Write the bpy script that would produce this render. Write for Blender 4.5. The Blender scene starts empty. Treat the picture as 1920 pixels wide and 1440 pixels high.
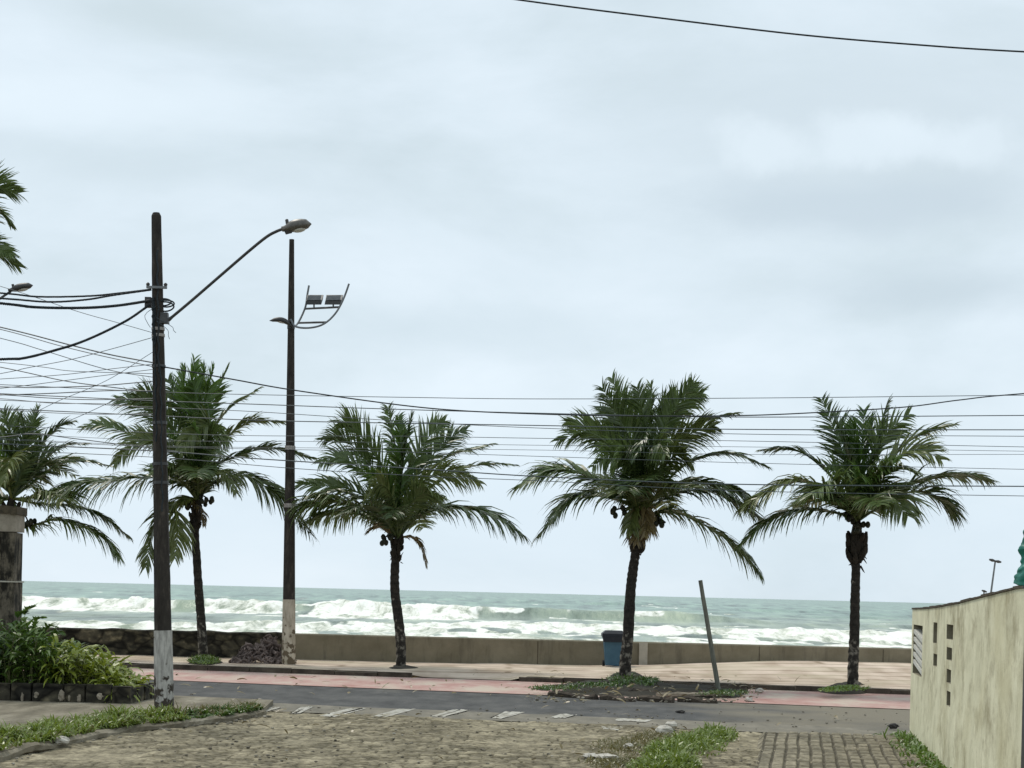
import bpy, math, random
import numpy as np
from mathutils import Vector, noise as mnoise

random.seed(7)
R = math.radians
F = 3200.0            # focal length in photo pixels (1920 wide)
EYE = 2.0
CX, CY = 960.0, 1110.5
ROLL = R(1.4)
RC, RS = math.cos(ROLL), math.sin(ROLL)
scene = bpy.context.scene
col = scene.collection

# ---------------------------------------------------------------- survey helpers
def uv(px, py):
    dx, dy = px - CX, CY - py
    return dx * RC - dy * RS, dx * RS + dy * RC
def P(px, py, Y):
    u, v = uv(px, py)
    return Vector((u * Y / F, Y, EYE + v * Y / F))
def G(px, py, z=0.0):
    u, v = uv(px, py)
    Y = (z - EYE) * F / v
    return Vector((u * Y / F, Y, z))

# ---------------------------------------------------------------- materials
def new_mat(name):
    m = bpy.data.materials.new(name); m.use_nodes = True
    nt = m.node_tree
    return m, nt, nt.nodes, nt.links, nt.nodes['Principled BSDF']
def N(nodes, t, **kw):
    n = nodes.new(t)
    for k, v in kw.items():
        if k in n.inputs: n.inputs[k].default_value = v
        else: setattr(n, k, v)
    return n
def ramp(nodes, stops):
    r = nodes.new('ShaderNodeValToRGB')
    el = r.color_ramp.elements
    while len(el) < len(stops): el.new(0.5)
    for e, (p, c) in zip(el, stops):
        e.position = p; e.color = (*c, 1)
    return r
def mixc(nodes, links, fac, a, b, mode='MIX'):
    m = nodes.new('ShaderNodeMix'); m.data_type = 'RGBA'; m.blend_type = mode
    for idx, v in ((0, fac), (6, a), (7, b)):
        if hasattr(v, 'is_output'): links.new(v, m.inputs[idx])
        else: m.inputs[idx].default_value = v if idx == 0 else (*v, 1)
    return m.outputs[2]
def simple(name, stops, scale=6, rough=0.8, bump=0.0, stretch=(1, 1, 1), detail=8, coord='Object', spec=0.3, metal=0.0, bscale=None, extra=None):
    m, nt, nd, ln, b = new_mat(name)
    tc = nd.new('ShaderNodeTexCoord'); mp = nd.new('ShaderNodeMapping')
    mp.inputs['Scale'].default_value = stretch
    ln.new(tc.outputs[coord], mp.inputs[0])
    n = N(nd, 'ShaderNodeTexNoise', Scale=scale, Detail=detail, Roughness=0.65)
    ln.new(mp.outputs[0], n.inputs['Vector'])
    r = ramp(nd, stops); ln.new(n.outputs['Fac'], r.inputs[0])
    out = r.outputs[0]
    if extra: out = extra(nd, ln, tc, out)
    ln.new(out, b.inputs['Base Color'])
    b.inputs['Roughness'].default_value = rough
    b.inputs['Specular IOR Level'].default_value = spec
    b.inputs['Metallic'].default_value = metal
    if bump:
        n2 = N(nd, 'ShaderNodeTexNoise', Scale=bscale or scale * 3, Detail=8)
        ln.new(mp.outputs[0], n2.inputs['Vector'])
        bp = N(nd, 'ShaderNodeBump', Strength=bump, Distance=0.03)
        ln.new(n2.outputs['Fac'], bp.inputs['Height']); ln.new(bp.outputs[0], b.inputs['Normal'])
    return m
def leaf(name, c1, c2, trans=0.22):
    m, nt, nd, ln, b = new_mat(name)
    oi = nd.new('ShaderNodeObjectInfo')
    tc = nd.new('ShaderNodeTexCoord')
    n = N(nd, 'ShaderNodeTexNoise', Scale=9.0, Detail=4.0); ln.new(tc.outputs['Object'], n.inputs['Vector'])
    mm = N(nd, 'ShaderNodeMath', operation='MULTIPLY_ADD'); mm.inputs[1].default_value = 0.45; mm.inputs[2].default_value = 0.0
    ln.new(oi.outputs['Random'], mm.inputs[0])
    ad = N(nd, 'ShaderNodeMath', operation='MULTIPLY_ADD'); ad.inputs[1].default_value = 0.75; ln.new(n.outputs['Fac'], ad.inputs[0]); ln.new(mm.outputs[0], ad.inputs[2])
    r = ramp(nd, [(0.2, c1), (0.8, c2)]); ln.new(ad.outputs[0], r.inputs[0])
    ln.new(r.outputs[0], b.inputs['Base Color'])
    b.inputs['Roughness'].default_value = 0.36; b.inputs['Specular IOR Level'].default_value = 0.5
    t = nd.new('ShaderNodeBsdfTranslucent'); ln.new(r.outputs[0], t.inputs['Color'])
    mx = nd.new('ShaderNodeMixShader'); mx.inputs[0].default_value = trans
    ln.new(b.outputs[0], mx.inputs[1]); ln.new(t.outputs[0], mx.inputs[2])
    ln.new(mx.outputs[0], nd['Material Output'].inputs['Surface'])
    return m

M = {}
M['frond'] = leaf('palm_leaf_green', (.022, .046, .012), (.115, .165, .045))
M['frond_young'] = leaf('palm_leaf_young', (.035, .08, .014), (.11, .19, .035), .3)
M['frond_old'] = leaf('palm_leaf_olive', (.036, .064, .016), (.145, .175, .046))
M['frond_dry'] = leaf('palm_leaf_dry', (.07, .05, .025), (.22, .17, .07), .15)
M['coconut'] = simple('coconut_husk', [(.3, (.010, .013, .008)), (.7, (.032, .036, .016))], 12, .6)
M['sheath'] = simple('palm_fibre', [(.3, (.010, .009, .007)), (.75, (.05, .042, .03))], 14, .95, .5, (1, 1, .3))
def trunk_extra(nd, ln, tc, out):
    n = N(nd, 'ShaderNodeTexNoise', Scale=7.0, Detail=6.0); ln.new(tc.outputs['Object'], n.inputs['Vector'])
    sp = nd.new('ShaderNodeSeparateXYZ'); ln.new(tc.outputs['Object'], sp.inputs[0])
    a = N(nd, 'ShaderNodeMapRange'); a.inputs[1].default_value = 0.5; a.inputs[2].default_value = 1.7; a.inputs[3].default_value = .08; a.inputs[4].default_value = -.09
    ln.new(sp.outputs['Z'], a.inputs[0])
    s = N(nd, 'ShaderNodeMath', operation='ADD'); ln.new(n.outputs['Fac'], s.inputs[0]); ln.new(a.outputs[0], s.inputs[1])
    r = ramp(nd, [(.57, (0, 0, 0)), (.68, (1, 1, 1))]); ln.new(s.outputs[0], r.inputs[0])
    o = mixc(nd, ln, r.outputs[0], out, (.21, .19, .155))
    w = N(nd, 'ShaderNodeTexWave', Scale=2.6, Distortion=6.0, Detail=4.0); w.bands_direction = 'Z'; ln.new(tc.outputs['Object'], w.inputs['Vector'])
    r2 = ramp(nd, [(.0, (.7, .7, .7)), (.35, (1, 1, 1))]); ln.new(w.outputs['Fac'], r2.inputs[0])
    return mixc(nd, ln, 1.0, o, r2.outputs[0], 'MULTIPLY')
M['trunk'] = simple('palm_bark', [(.3, (.012, .011, .009)), (.7, (.05, .043, .035))], 9, .95, .8, extra=trunk_extra)
M['pole'] = simple('weathered_dark_pole', [(.3, (.018, .015, .013)), (.55, (.04, .034, .028)), (.75, (.10, .083, .068))], 3.2, .9, .4, (4, 4, 1))
def peel(lo, hi, dark):
    def f(nd, ln, tc, out):
        n = N(nd, 'ShaderNodeTexNoise', Scale=7.0, Detail=7.0); ln.new(tc.outputs['Object'], n.inputs['Vector'])
        sp = nd.new('ShaderNodeSeparateXYZ'); ln.new(tc.outputs['Object'], sp.inputs[0])
        a = N(nd, 'ShaderNodeMapRange'); a.inputs[1].default_value = lo; a.inputs[2].default_value = hi; a.inputs[3].default_value = .18; a.inputs[4].default_value = -.1
        ln.new(sp.outputs['Z'], a.inputs[0])
        s = N(nd, 'ShaderNodeMath', operation='ADD'); ln.new(n.outputs['Fac'], s.inputs[0]); ln.new(a.outputs[0], s.inputs[1])
        r = ramp(nd, [(.56, (0, 0, 0)), (.62, (1, 1, 1))]); ln.new(s.outputs[0], r.inputs[0])
        return mixc(nd, ln, r.outputs[0], out, dark)
    return f
M['whitewash'] = simple('peeling_whitewash', [(.3, (.20, .19, .175)), (.6, (.50, .48, .44))], 11, .9, .3, (2, 2, .4), extra=peel(.05, .75, (.055, .045, .035)))
M['creamwash'] = simple('peeling_cream_paint', [(.3, (.26, .22, .16)), (.6, (.52, .46, .36))], 5, .9, .3, (1.5, 1.5, .5), extra=peel(-.4, 1.6, (.13, .1, .065)))
M['metal_dark'] = simple('dark_metal', [(.3, (.02, .02, .021)), (.7, (.06, .058, .055))], 8, .5, spec=.5)
M['metal_grey'] = simple('grey_galvanised_metal', [(.3, (.10, .11, .115)), (.7, (.2, .21, .215))], 8, .45, spec=.5)
M['glass_pale'] = simple('pale_lamp_glass', [(.3, (.45, .45, .42)), (.7, (.62, .62, .58))], 5, .2, spec=.6)
M['lamp_shell'] = simple('bronze_lamp_shell', [(.3, (.04, .037, .03)), (.7, (.17, .155, .13))], 9, .4, spec=.5)
M['strap'] = simple('pale_metal_strap', [(.3, (.2, .18, .16)), (.7, (.42, .39, .36))], 9, .6)
M['cable'] = simple('black_cable', [(.3, (.008, .012, .014)), (.7, (.022, .03, .034))], 20, .6)
M['wire'] = simple('weathered_wire', [(.3, (.035, .05, .056)), (.7, (.07, .09, .1))], 20, .5)

def streaks(c_dark, lo=.5, hi=.7, sc=2.2, sc3=(2.8, 1.5, .42)):
    def f(nd, ln, tc, out):
        mp = nd.new('ShaderNodeMapping'); mp.inputs['Scale'].default_value = sc3; ln.new(tc.outputs['Object'], mp.inputs[0])
        n = N(nd, 'ShaderNodeTexNoise', Scale=sc, Detail=9.0, Roughness=.7); ln.new(mp.outputs[0], n.inputs['Vector'])
        r = ramp(nd, [(lo, (0, 0, 0)), (hi, (1, 1, 1))]); ln.new(n.outputs['Fac'], r.inputs[0])
        return mixc(nd, ln, r.outputs[0], out, c_dark)
    return f
def blotch(nd, ln, tc, out):
    o = streaks((.36, .32, .20), .50, .68, 2.2, (1.4, .62, .72))(nd, ln, tc, out)
    n = N(nd, 'ShaderNodeTexNoise', Scale=3.2, Detail=10.0, Roughness=.75); ln.new(tc.outputs['Object'], n.inputs['Vector'])
    r = ramp(nd, [(.54, (0, 0, 0)), (.68, (.55, .55, .55))]); ln.new(n.outputs['Fac'], r.inputs[0])
    o = mixc(nd, ln, r.outputs[0], o, (.30, .26, .15))
    n2 = N(nd, 'ShaderNodeTexNoise', Scale=.9, Detail=5.0); ln.new(tc.outputs['Object'], n2.inputs['Vector'])
    r2 = ramp(nd, [(.5, (0, 0, 0)), (.7, (.6, .6, .6))]); ln.new(n2.outputs['Fac'], r2.inputs[0])
    return mixc(nd, ln, r2.outputs[0], o, (.58, .53, .33))
M['plaster'] = simple('stained_cream_plaster', [(.3, (.58, .55, .38)), (.7, (.80, .765, .56))], 2.2, .92, .35, extra=blotch)
M['plaster_dark'] = simple('recess_shade_plaster', [(.3, (.16, .145, .10)), (.7, (.32, .29, .21))], 6, .95)  # shade inside the slots put into a darker plaster colour
M['louvre'] = simple('white_slat_paint', [(.3, (.5, .49, .43)), (.7, (.66, .65, .6))], 6, .7)
M['concrete'] = simple('sea_wall_concrete', [(.28, (.165, .142, .095)), (.72, (.265, .232, .165))], 1.6, .95, .4, extra=streaks((.10, .088, .066), .52, .8, 1.5))
M['concrete_pale'] = simple('pale_concrete', [(.3, (.36, .33, .27)), (.7, (.5, .46, .38))], 4, .9, .2)
M['pillar'] = simple('mossy_pillar_concrete', [(.35, (.07, .058, .042)), (.65, (.22, .185, .135))], 3, .95, .4, extra=streaks((.016, .014, .010), .42, .58, 3.0, (2.2, 2.2, .9)))
M['pillar_light'] = simple('pillar_upper_block', [(.3, (.20, .17, .13)), (.7, (.38, .33, .26))], 5, .95, .4)
M['moss'] = simple('mossy_cap', [(.3, (.03, .027, .018)), (.7, (.11, .085, .055))], 9, .95, .5)
M['bin'] = simple('blue_plastic', [(.3, (.028, .085, .135)), (.7, (.05, .125, .18))], 4, .5, spec=.4)
M['bin_lid'] = simple('black_plastic', [(.3, (.008, .011, .016)), (.7, (.02, .024, .032))], 6, .5)
M['rubber'] = simple('black_rubber', [(.3, (.01, .01, .01)), (.7, (.03, .03, .03))], 10, .8)
M['wood'] = simple('grey_wood_post', [(.3, (.07, .075, .06)), (.7, (.2, .2, .16))], 6, .9, .3, (3, 3, .5))
M['tarp'] = simple('green_tarp', [(.3, (.0, .10, .07)), (.7, (.01, .22, .16))], 4, .4, spec=.5)
M['blade'] = leaf('grass_blade', (.06, .12, .014), (.21, .27, .04), .3)
M['blade_dry'] = leaf('grass_blade_dry', (.10, .095, .03), (.23, .2, .08), .3)
M['shrub_dark'] = leaf('shrub_leaf_dark', (.022, .06, .01), (.14, .225, .035), .28)
M['shrub_lime'] = leaf('shrub_leaf_lime', (.075, .13, .012), (.33, .37, .045), .3)
M['stem'] = simple('green_stem', [(.3, (.04, .05, .015)), (.7, (.09, .09, .03))], 8, .8)
M['soil'] = simple('dark_soil', [(.3, (.012, .0105, .007)), (.6, (.038, .032, .02)), (.75, (.05, .058, .018))], 3.5, 1.0, .6)
M['husk'] = simple('dry_brown_debris', [(.3, (.055, .042, .038)), (.7, (.23, .18, .16))], 5, .95, .3)
M['stone_dark'] = simple('dark_stone', [(.3, (.02, .02, .02)), (.7, (.06, .055, .05))], 8, .95, .3)
M['stone_pale'] = simple('pale_stone', [(.3, (.38, .35, .3)), (.7, (.6, .57, .5))], 12, .9, .3)
M['pebble'] = simple('pebble_mix', [(.3, (.07, .06, .045)), (.55, (.2, .18, .14)), (.7, (.5, .47, .4))], 9, .95)
M['sand'] = simple('beach_sand', [(.3, (.36, .31, .23)), (.7, (.46, .41, .32))], 1.5, 1.0, .2)
def stonewall():
    m, nt, nd, ln, b = new_mat('dark_rubble_stone_wall')
    tc = nd.new('ShaderNodeTexCoord'); mp = nd.new('ShaderNodeMapping'); mp.inputs['Scale'].default_value = (1, 1, 1.4)
    ln.new(tc.outputs['Object'], mp.inputs[0])
    n0 = N(nd, 'ShaderNodeTexNoise', Scale=2.0, Detail=3.0); ln.new(mp.outputs[0], n0.inputs['Vector'])
    mv = mixc(nd, ln, .25, mp.outputs[0], n0.outputs['Color'])
    v = N(nd, 'ShaderNodeTexVoronoi', Scale=2.6); v.feature = 'DISTANCE_TO_EDGE'; ln.new(mv, v.inputs['Vector'])
    vc = N(nd, 'ShaderNodeTexVoronoi', Scale=2.6); ln.new(mv, vc.inputs['Vector'])
    n = N(nd, 'ShaderNodeTexNoise', Scale=5.0, Detail=9.0); ln.new(mp.outputs[0], n.inputs['Vector'])
    r = ramp(nd, [(.3, (.02, .019, .016)), (.55, (.06, .055, .042)), (.75, (.17, .15, .105))]); ln.new(n.outputs['Fac'], r.inputs[0])
    r2 = ramp(nd, [(.0, (.3, .3, .3)), (.12, (1, 1, 1))]); ln.new(v.outputs['Distance'], r2.inputs[0])
    o = mixc(nd, ln, 1.0, r.outputs[0], r2.outputs[0], 'MULTIPLY')
    r3 = ramp(nd, [(.3, (.55, .55, .55)), (.8, (1.5, 1.45, 1.3))]); ln.new(vc.outputs['Color'], r3.inputs[0])
    o = mixc(nd, ln, 1.0, o, r3.outputs[0], 'MULTIPLY')
    ln.new(o, b.inputs['Base Color']); b.inputs['Roughness'].default_value = .95; b.inputs['Specular IOR Level'].default_value = .2
    bp = N(nd, 'ShaderNodeBump', Strength=.8, Distance=.05); ln.new(v.outputs['Distance'], bp.inputs['Height']); ln.new(bp.outputs[0], b.inputs['Normal'])
    return m
M['stonewall'] = stonewall()
M['asphalt'] = simple('asphalt', [(.3, (.062, .062, .06)), (.7, (.094, .092, .088))], 1.2, .95, .25, (.35, 1, 1), bscale=60)
def sandy(nd, ln, tc, out):
    n = N(nd, 'ShaderNodeTexNoise', Scale=.55, Detail=7.0); ln.new(tc.outputs['Object'], n.inputs['Vector'])
    sp = nd.new('ShaderNodeSeparateXYZ'); ln.new(tc.outputs['Object'], sp.inputs[0])
    a = N(nd, 'ShaderNodeMapRange'); a.inputs[1].default_value = 1.0; a.inputs[2].default_value = 6.5; a.inputs[3].default_value = -.12; a.inputs[4].default_value = .42
    ln.new(sp.outputs['X'], a.inputs[0])
    s = N(nd, 'ShaderNodeMath', operation='ADD'); ln.new(n.outputs['Fac'], s.inputs[0]); ln.new(a.outputs[0], s.inputs[1])
    r = ramp(nd, [(.5, (0, 0, 0)), (.85, (1, 1, 1))]); ln.new(s.outputs[0], r.inputs[0])
    return mixc(nd, ln, r.outputs[0], out, (.19, .168, .125))
M['asphalt'] = simple('sanded_asphalt', [(.32, (.045, .045, .044)), (.5, (.078, .077, .074)), (.7, (.118, .114, .106))], 1.8, .95, .25, (1, .4, 1), bscale=60, extra=sandy)
M['cycle'] = simple('faded_pink_paving', [(.38, (.50, .42, .34)), (.52, (.46, .30, .26)), (.68, (.38, .20, .17))], 1.4, .95, .2, (.8, .4, 1), bscale=30)
M['kerb'] = simple('kerb_stone', [(.3, (.13, .11, .08)), (.7, (.36, .31, .24))], 2.2, .95, .3, (.6, 1, 1))
M['kerb_dark'] = simple('dark_kerb_face', [(.3, (.028, .022, .017)), (.7, (.10, .08, .06))], 3, .95, .3)  # darker kerb tone for front faces, wall joints and bed edging
M['verge'] = simple('earthy_pavement', [(.3, (.09, .078, .052)), (.5, (.19, .165, .118)), (.72, (.33, .295, .225))], 2.4, .95, .4, (1, .35, 1), bscale=20)
M['mark'] = simple('worn_white_paint', [(.4, (.26, .235, .18)), (.55, (.48, .46, .40)), (.75, (.62, .6, .55))], 7, .8)
def promenade():
    m, nt, nd, ln, b = new_mat('beige_block_paving')
    tc = nd.new('ShaderNodeTexCoord')
    n0 = N(nd, 'ShaderNodeTexNoise', Scale=1.2, Detail=5.0); ln.new(tc.outputs['Object'], n0.inputs['Vector'])
    mv = mixc(nd, ln, .07, tc.outputs['Object'], n0.outputs['Color'])
    br = N(nd, 'ShaderNodeTexBrick', Scale=1.0); ln.new(mv, br.inputs['Vector'])
    br.inputs['Color1'].default_value = (.56, .475, .385, 1); br.inputs['Color2'].default_value = (.65, .555, .465, 1); br.inputs['Mortar'].default_value = (.36, .29, .22, 1)
    br.inputs['Mortar Size'].default_value = .17; br.inputs['Mortar Smooth'].default_value = 1.0
    br.inputs['Brick Width'].default_value = 7.5; br.inputs['Row Height'].default_value = .95
    n = N(nd, 'ShaderNodeTexNoise', Scale=.8, Detail=9.0); 
    mp = nd.new('ShaderNodeMapping'); mp.inputs['Scale'].default_value = (1.6, .6, 1); ln.new(tc.outputs['Object'], mp.inputs[0]); ln.new(mp.outputs[0], n.inputs['Vector'])
    r = ramp(nd, [(.35, (.70, .64, .58)), (.6, (1.04, 1, .97))]); ln.new(n.outputs['Fac'], r.inputs[0])
    o = mixc(nd, ln, 1.0, br.outputs['Color'], r.outputs[0], 'MULTIPLY')
    n3 = N(nd, 'ShaderNodeTexNoise', Scale=.45, Detail=6.0); ln.new(tc.outputs['Object'], n3.inputs['Vector'])
    r3 = ramp(nd, [(.48, (0, 0, 0)), (.62, (.6, .6, .6))]); ln.new(n3.outputs['Fac'], r3.inputs[0])
    o = mixc(nd, ln, r3.outputs[0], o, (.50, .43, .31))
    ln.new(o, b.inputs['Base Color']); b.inputs['Roughness'].default_value = .95; b.inputs['Specular IOR Level'].default_value = .2
    bp = N(nd, 'ShaderNodeBump', Strength=.5, Distance=.04); ln.new(n.outputs['Fac'], bp.inputs['Height']); ln.new(bp.outputs[0], b.inputs['Normal'])
    return m
M['promenade'] = promenade()
def attr_ground(name, c_cell1, c_cell2, c_joint):
    m, nt, nd, ln, b = new_mat(name)
    at = N(nd, 'ShaderNodeAttribute', attribute_name='cell')
    sp = nd.new('ShaderNodeSeparateColor'); ln.new(at.outputs['Color'], sp.inputs[0])
    r = ramp(nd, [(0, c_cell1), (1, c_cell2)]); ln.new(sp.outputs[0], r.inputs[0])
    tc = nd.new('ShaderNodeTexCoord')
    n = N(nd, 'ShaderNodeTexNoise', Scale=1.4, Detail=10.0, Roughness=.7); ln.new(tc.outputs['Object'], n.inputs['Vector'])
    r2 = ramp(nd, [(.3, (.7, .68, .62)), (.7, (1.25, 1.22, 1.15))]); ln.new(n.outputs['Fac'], r2.inputs[0])
    ng = N(nd, 'ShaderNodeTexNoise', Scale=13.0, Detail=6.0, Roughness=.7); ln.new(tc.outputs['Object'], ng.inputs['Vector'])
    rg = ramp(nd, [(.35, (.6, .58, .54)), (.65, (1.4, 1.38, 1.32))]); ln.new(ng.outputs['Fac'], rg.inputs[0])
    o = mixc(nd, ln, sp.outputs[1], r.outputs[0], c_joint)
    o = mixc(nd, ln, 1.0, o, rg.outputs[0], 'MULTIPLY')
    o = mixc(nd, ln, 1.0, o, r2.outputs[0], 'MULTIPLY')
    ln.new(o, b.inputs['Base Color']); b.inputs['Roughness'].default_value = .95; b.inputs['Specular IOR Level'].default_value = .25
    return m
M['cobble'] = attr_ground('earthy_cobbles', (.125, .112, .08), (.325, .295, .225), (.045, .04, .025))
M['paver'] = attr_ground('grey_pavers', (.125, .115, .088), (.30, .275, .222), (.05, .045, .033))
M['shoulder'] = simple('dusty_concrete', [(.3, (.13, .12, .095)), (.55, (.20, .18, .14)), (.75, (.29, .26, .205))], 2.2, .95, .4, (1, .4, 1), bscale=14)
M['ground'] = simple('earth', [(.3, (.13, .115, .08)), (.7, (.22, .195, .145))], 1.5, 1.0, .3)

# ---------------------------------------------------------------- mesh builder
class MB:
    def __init__(s): s.v = []; s.f = []; s.mi = []
    def add(s, vs, fs, mi=0):
        o = len(s.v); s.v += [tuple(v) for v in vs]; s.f += [tuple(i + o for i in f) for f in fs]; s.mi += [mi] * len(fs)
    def box(s, c, size, rz=0, taper=1.0, mi=0):
        cx, cy, cz = c; sx, sy, sz = size[0] / 2, size[1] / 2, size[2] / 2
        ca, sa = math.cos(rz), math.sin(rz); vs = []
        for z in (-1, 1):
            t = 1 if z < 0 else taper
            for x, y in ((-1, -1), (1, -1), (1, 1), (-1, 1)):
                X, Y = x * sx * t, y * sy * t
                vs.append((cx + X * ca - Y * sa, cy + X * sa + Y * ca, cz + z * sz))
        s.add(vs, [(0, 3, 2, 1), (4, 5, 6, 7), (0, 1, 5, 4), (1, 2, 6, 5), (2, 3, 7, 6), (3, 0, 4, 7)], mi)
    def hull8(s, a, b, mi=0):   # a,b: two loops of 4
        s.add(list(a) + list(b), [(3, 2, 1, 0), (4, 5, 6, 7), (0, 1, 5, 4), (1, 2, 6, 5), (2, 3, 7, 6), (3, 0, 4, 7)], mi)
    def tube(s, pts, rad, n=6, cap=True, jitter=0.0, flat=1.0, mi=0, phase=0.0):
        pts = [Vector(p) for p in pts]
        rad = rad if isinstance(rad, (list, tuple)) else [rad] * len(pts)
        vs = []; up = None
        for i, p in enumerate(pts):
            t = (pts[min(i + 1, len(pts) - 1)] - pts[max(i - 1, 0)])
            if t.length < 1e-9: t = Vector((0, 0, 1))
            t.normalize()
            if up is None:
                up = Vector((0, 1, 0)) if abs(t.y) < .9 else Vector((1, 0, 0))
            a = t.cross(up); a.normalize(); b2 = a.cross(t); b2.normalize(); up = b2
            for k in range(n):
                an = 2 * math.pi * k / n + phase
                r = rad[i] * (1 + random.uniform(-jitter, jitter))
                vs.append(p + a * math.cos(an) * r + b2 * math.sin(an) * r * flat)
        fs = []
        for i in range(len(pts) - 1):
            for k in range(n):
                fs.append((i * n + k, i * n + (k + 1) % n, (i + 1) * n + (k + 1) % n, (i + 1) * n + k))
        if cap:
            fs.append(tuple(range(n - 1, -1, -1))); fs.append(tuple((len(pts) - 1) * n + k for k in range(n)))
        s.add(vs, fs, mi)
    def ellipsoid(s, c, r, n=10, m=7, jit=0.0, ax=None):
        c = Vector(c); vs = []; fs = []
        for j in range(1, m):
            th = math.pi * j / m
            for k in range(n):
                ph = 2 * math.pi * k / n
                q = 1 + random.uniform(-jit, jit)
                v = Vector((r[0] * math.sin(th) * math.cos(ph) * q, r[1] * math.sin(th) * math.sin(ph) * q, r[2] * math.cos(th) * q))
                if ax is not None: v = ax @ v
                vs.append(c + v)
        top = Vector((0, 0, r[2])); bot = Vector((0, 0, -r[2]))
        if ax is not None: top = ax @ top; bot = ax @ bot
        vs += [c + top, c + bot]; T = len(vs) - 2; B = T + 1
        for j in range(m - 2):
            for k in range(n):
                fs.append((j * n + k, (j + 1) * n + k, (j + 1) * n + (k + 1) % n, j * n + (k + 1) % n))
        for k in range(n):
            fs.append((T, k, (k + 1) % n)); fs.append((B, (m - 2) * n + (k + 1) % n, (m - 2) * n + k))
        s.add(vs, fs)
    def build(s, name, mats, parent=None, origin=None, smooth=False):
        o0 = Vector(origin) if origin is not None else (root_origin(parent) if parent else Vector((0, 0, 0)))
        me = bpy.data.meshes.new(name)
        me.from_pydata([tuple(Vector(v) - o0) for v in s.v], [], s.f)
        for mt in (mats if isinstance(mats, (list, tuple)) else [mats]): me.materials.append(mt)
        if any(s.mi): me.polygons.foreach_set('material_index', s.mi)
        if smooth: me.polygons.foreach_set('use_smooth', [True] * len(me.polygons))
        me.update()
        ob = bpy.data.objects.new(name, me); col.objects.link(ob)
        if parent: ob.parent = parent
        else: ob.location = o0
        return ob
def root_origin(o):
    while o.parent: o = o.parent
    return Vector(o.location)
def tag(o, label=None, cat=None, group=None, kind=None):
    if label: o['label'] = label
    if cat: o['category'] = cat
    if group: o['group'] = group
    if kind: o['kind'] = kind
    return o
def thing(name, loc, label, cat, group=None):
    o = bpy.data.objects.new(name, None); col.objects.link(o); o.location = loc; o.empty_display_size = .2
    return tag(o, label, cat, group)
def struct(name, mb, mat, smooth=False):
    return tag(mb.build(name, mat, smooth=smooth), kind='structure')
def spline(pts, n):
    pts = [Vector(p) for p in pts]
    if len(pts) == 2: return [pts[0].lerp(pts[1], i / n) for i in range(n + 1)]
    q = [pts[0] * 2 - pts[1]] + pts + [pts[-1] * 2 - pts[-2]]
    segs = len(pts) - 1; out = []
    for i in range(n + 1):
        t = i / n * segs; k = min(int(t), segs - 1); t -= k
        a, b, c, d = q[k:k + 4]
        out.append(.5 * ((2 * b) + (c - a) * t + (2 * a - 5 * b + 4 * c - d) * t * t + (3 * b - a - 3 * c + d) * t ** 3))
    return out
def sm(t): t = min(1, max(0, t)); return t * t * (3 - 2 * t)

# numpy value noise
def vnoise(x, y, seed=0):
    def h(i, j):
        n = (i * 374761393 + j * 668265263 + seed * 1442695041) & 0x7fffffff
        n = ((n ^ (n >> 13)) * 1274126177) & 0x7fffffff
        return ((n ^ (n >> 16)) & 0xffff) / 65535.0
    xi = np.floor(x).astype(np.int64); yi = np.floor(y).astype(np.int64)
    xf = x - xi; yf = y - yi
    xf = xf * xf * (3 - 2 * xf); yf = yf * yf * (3 - 2 * yf)
    a = h(xi, yi); b = h(xi + 1, yi); c = h(xi, yi + 1); d = h(xi + 1, yi + 1)
    return (a * (1 - xf) + b * xf) * (1 - yf) + (c * (1 - xf) + d * xf) * yf
def fbm(x, y, seed=0, o=4):
    s = 0; a = .5; t = 0
    for i in range(o):
        s = s + a * vnoise(x * 2 ** i, y * 2 ** i, seed + i * 17); t += a; a *= .55
    return s / t
def sstep(a, b, x):
    t = np.clip((x - a) / (b - a), 0, 1); return t * t * (3 - 2 * t)
def grid_object(name, X, Y, Z, mat, attr=None, smooth=True):
    r, c = X.shape
    me = bpy.data.meshes.new(name)
    co = np.stack([X, Y, Z], -1).reshape(-1, 3).astype(np.float32)
    idx = np.arange(r * c).reshape(r, c)
    f = np.stack([idx[:-1, :-1], idx[:-1, 1:], idx[1:, 1:], idx[1:, :-1]], -1).reshape(-1, 4)
    me.vertices.add(len(co)); me.vertices.foreach_set('co', co.ravel())
    me.loops.add(f.size); me.loops.foreach_set('vertex_index', f.ravel().astype(np.int32))
    me.polygons.add(len(f)); me.polygons.foreach_set('loop_start', (np.arange(len(f)) * 4).astype(np.int32))
    me.update(calc_edges=True); me.validate()
    if attr is not None:
        a = me.color_attributes.new('cell', 'FLOAT_COLOR', 'POINT')
        d = np.concatenate([attr.reshape(-1, attr.shape[-1]), np.ones((len(co), 4 - attr.shape[-1]))], 1).astype(np.float32)
        a.data.foreach_set('color', d.ravel())
    me.materials.append(mat)
    if smooth: me.polygons.foreach_set('use_smooth', [True] * len(me.polygons))
    o = bpy.data.objects.new(name, me); col.objects.link(o); return tag(o, kind='structure')

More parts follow.
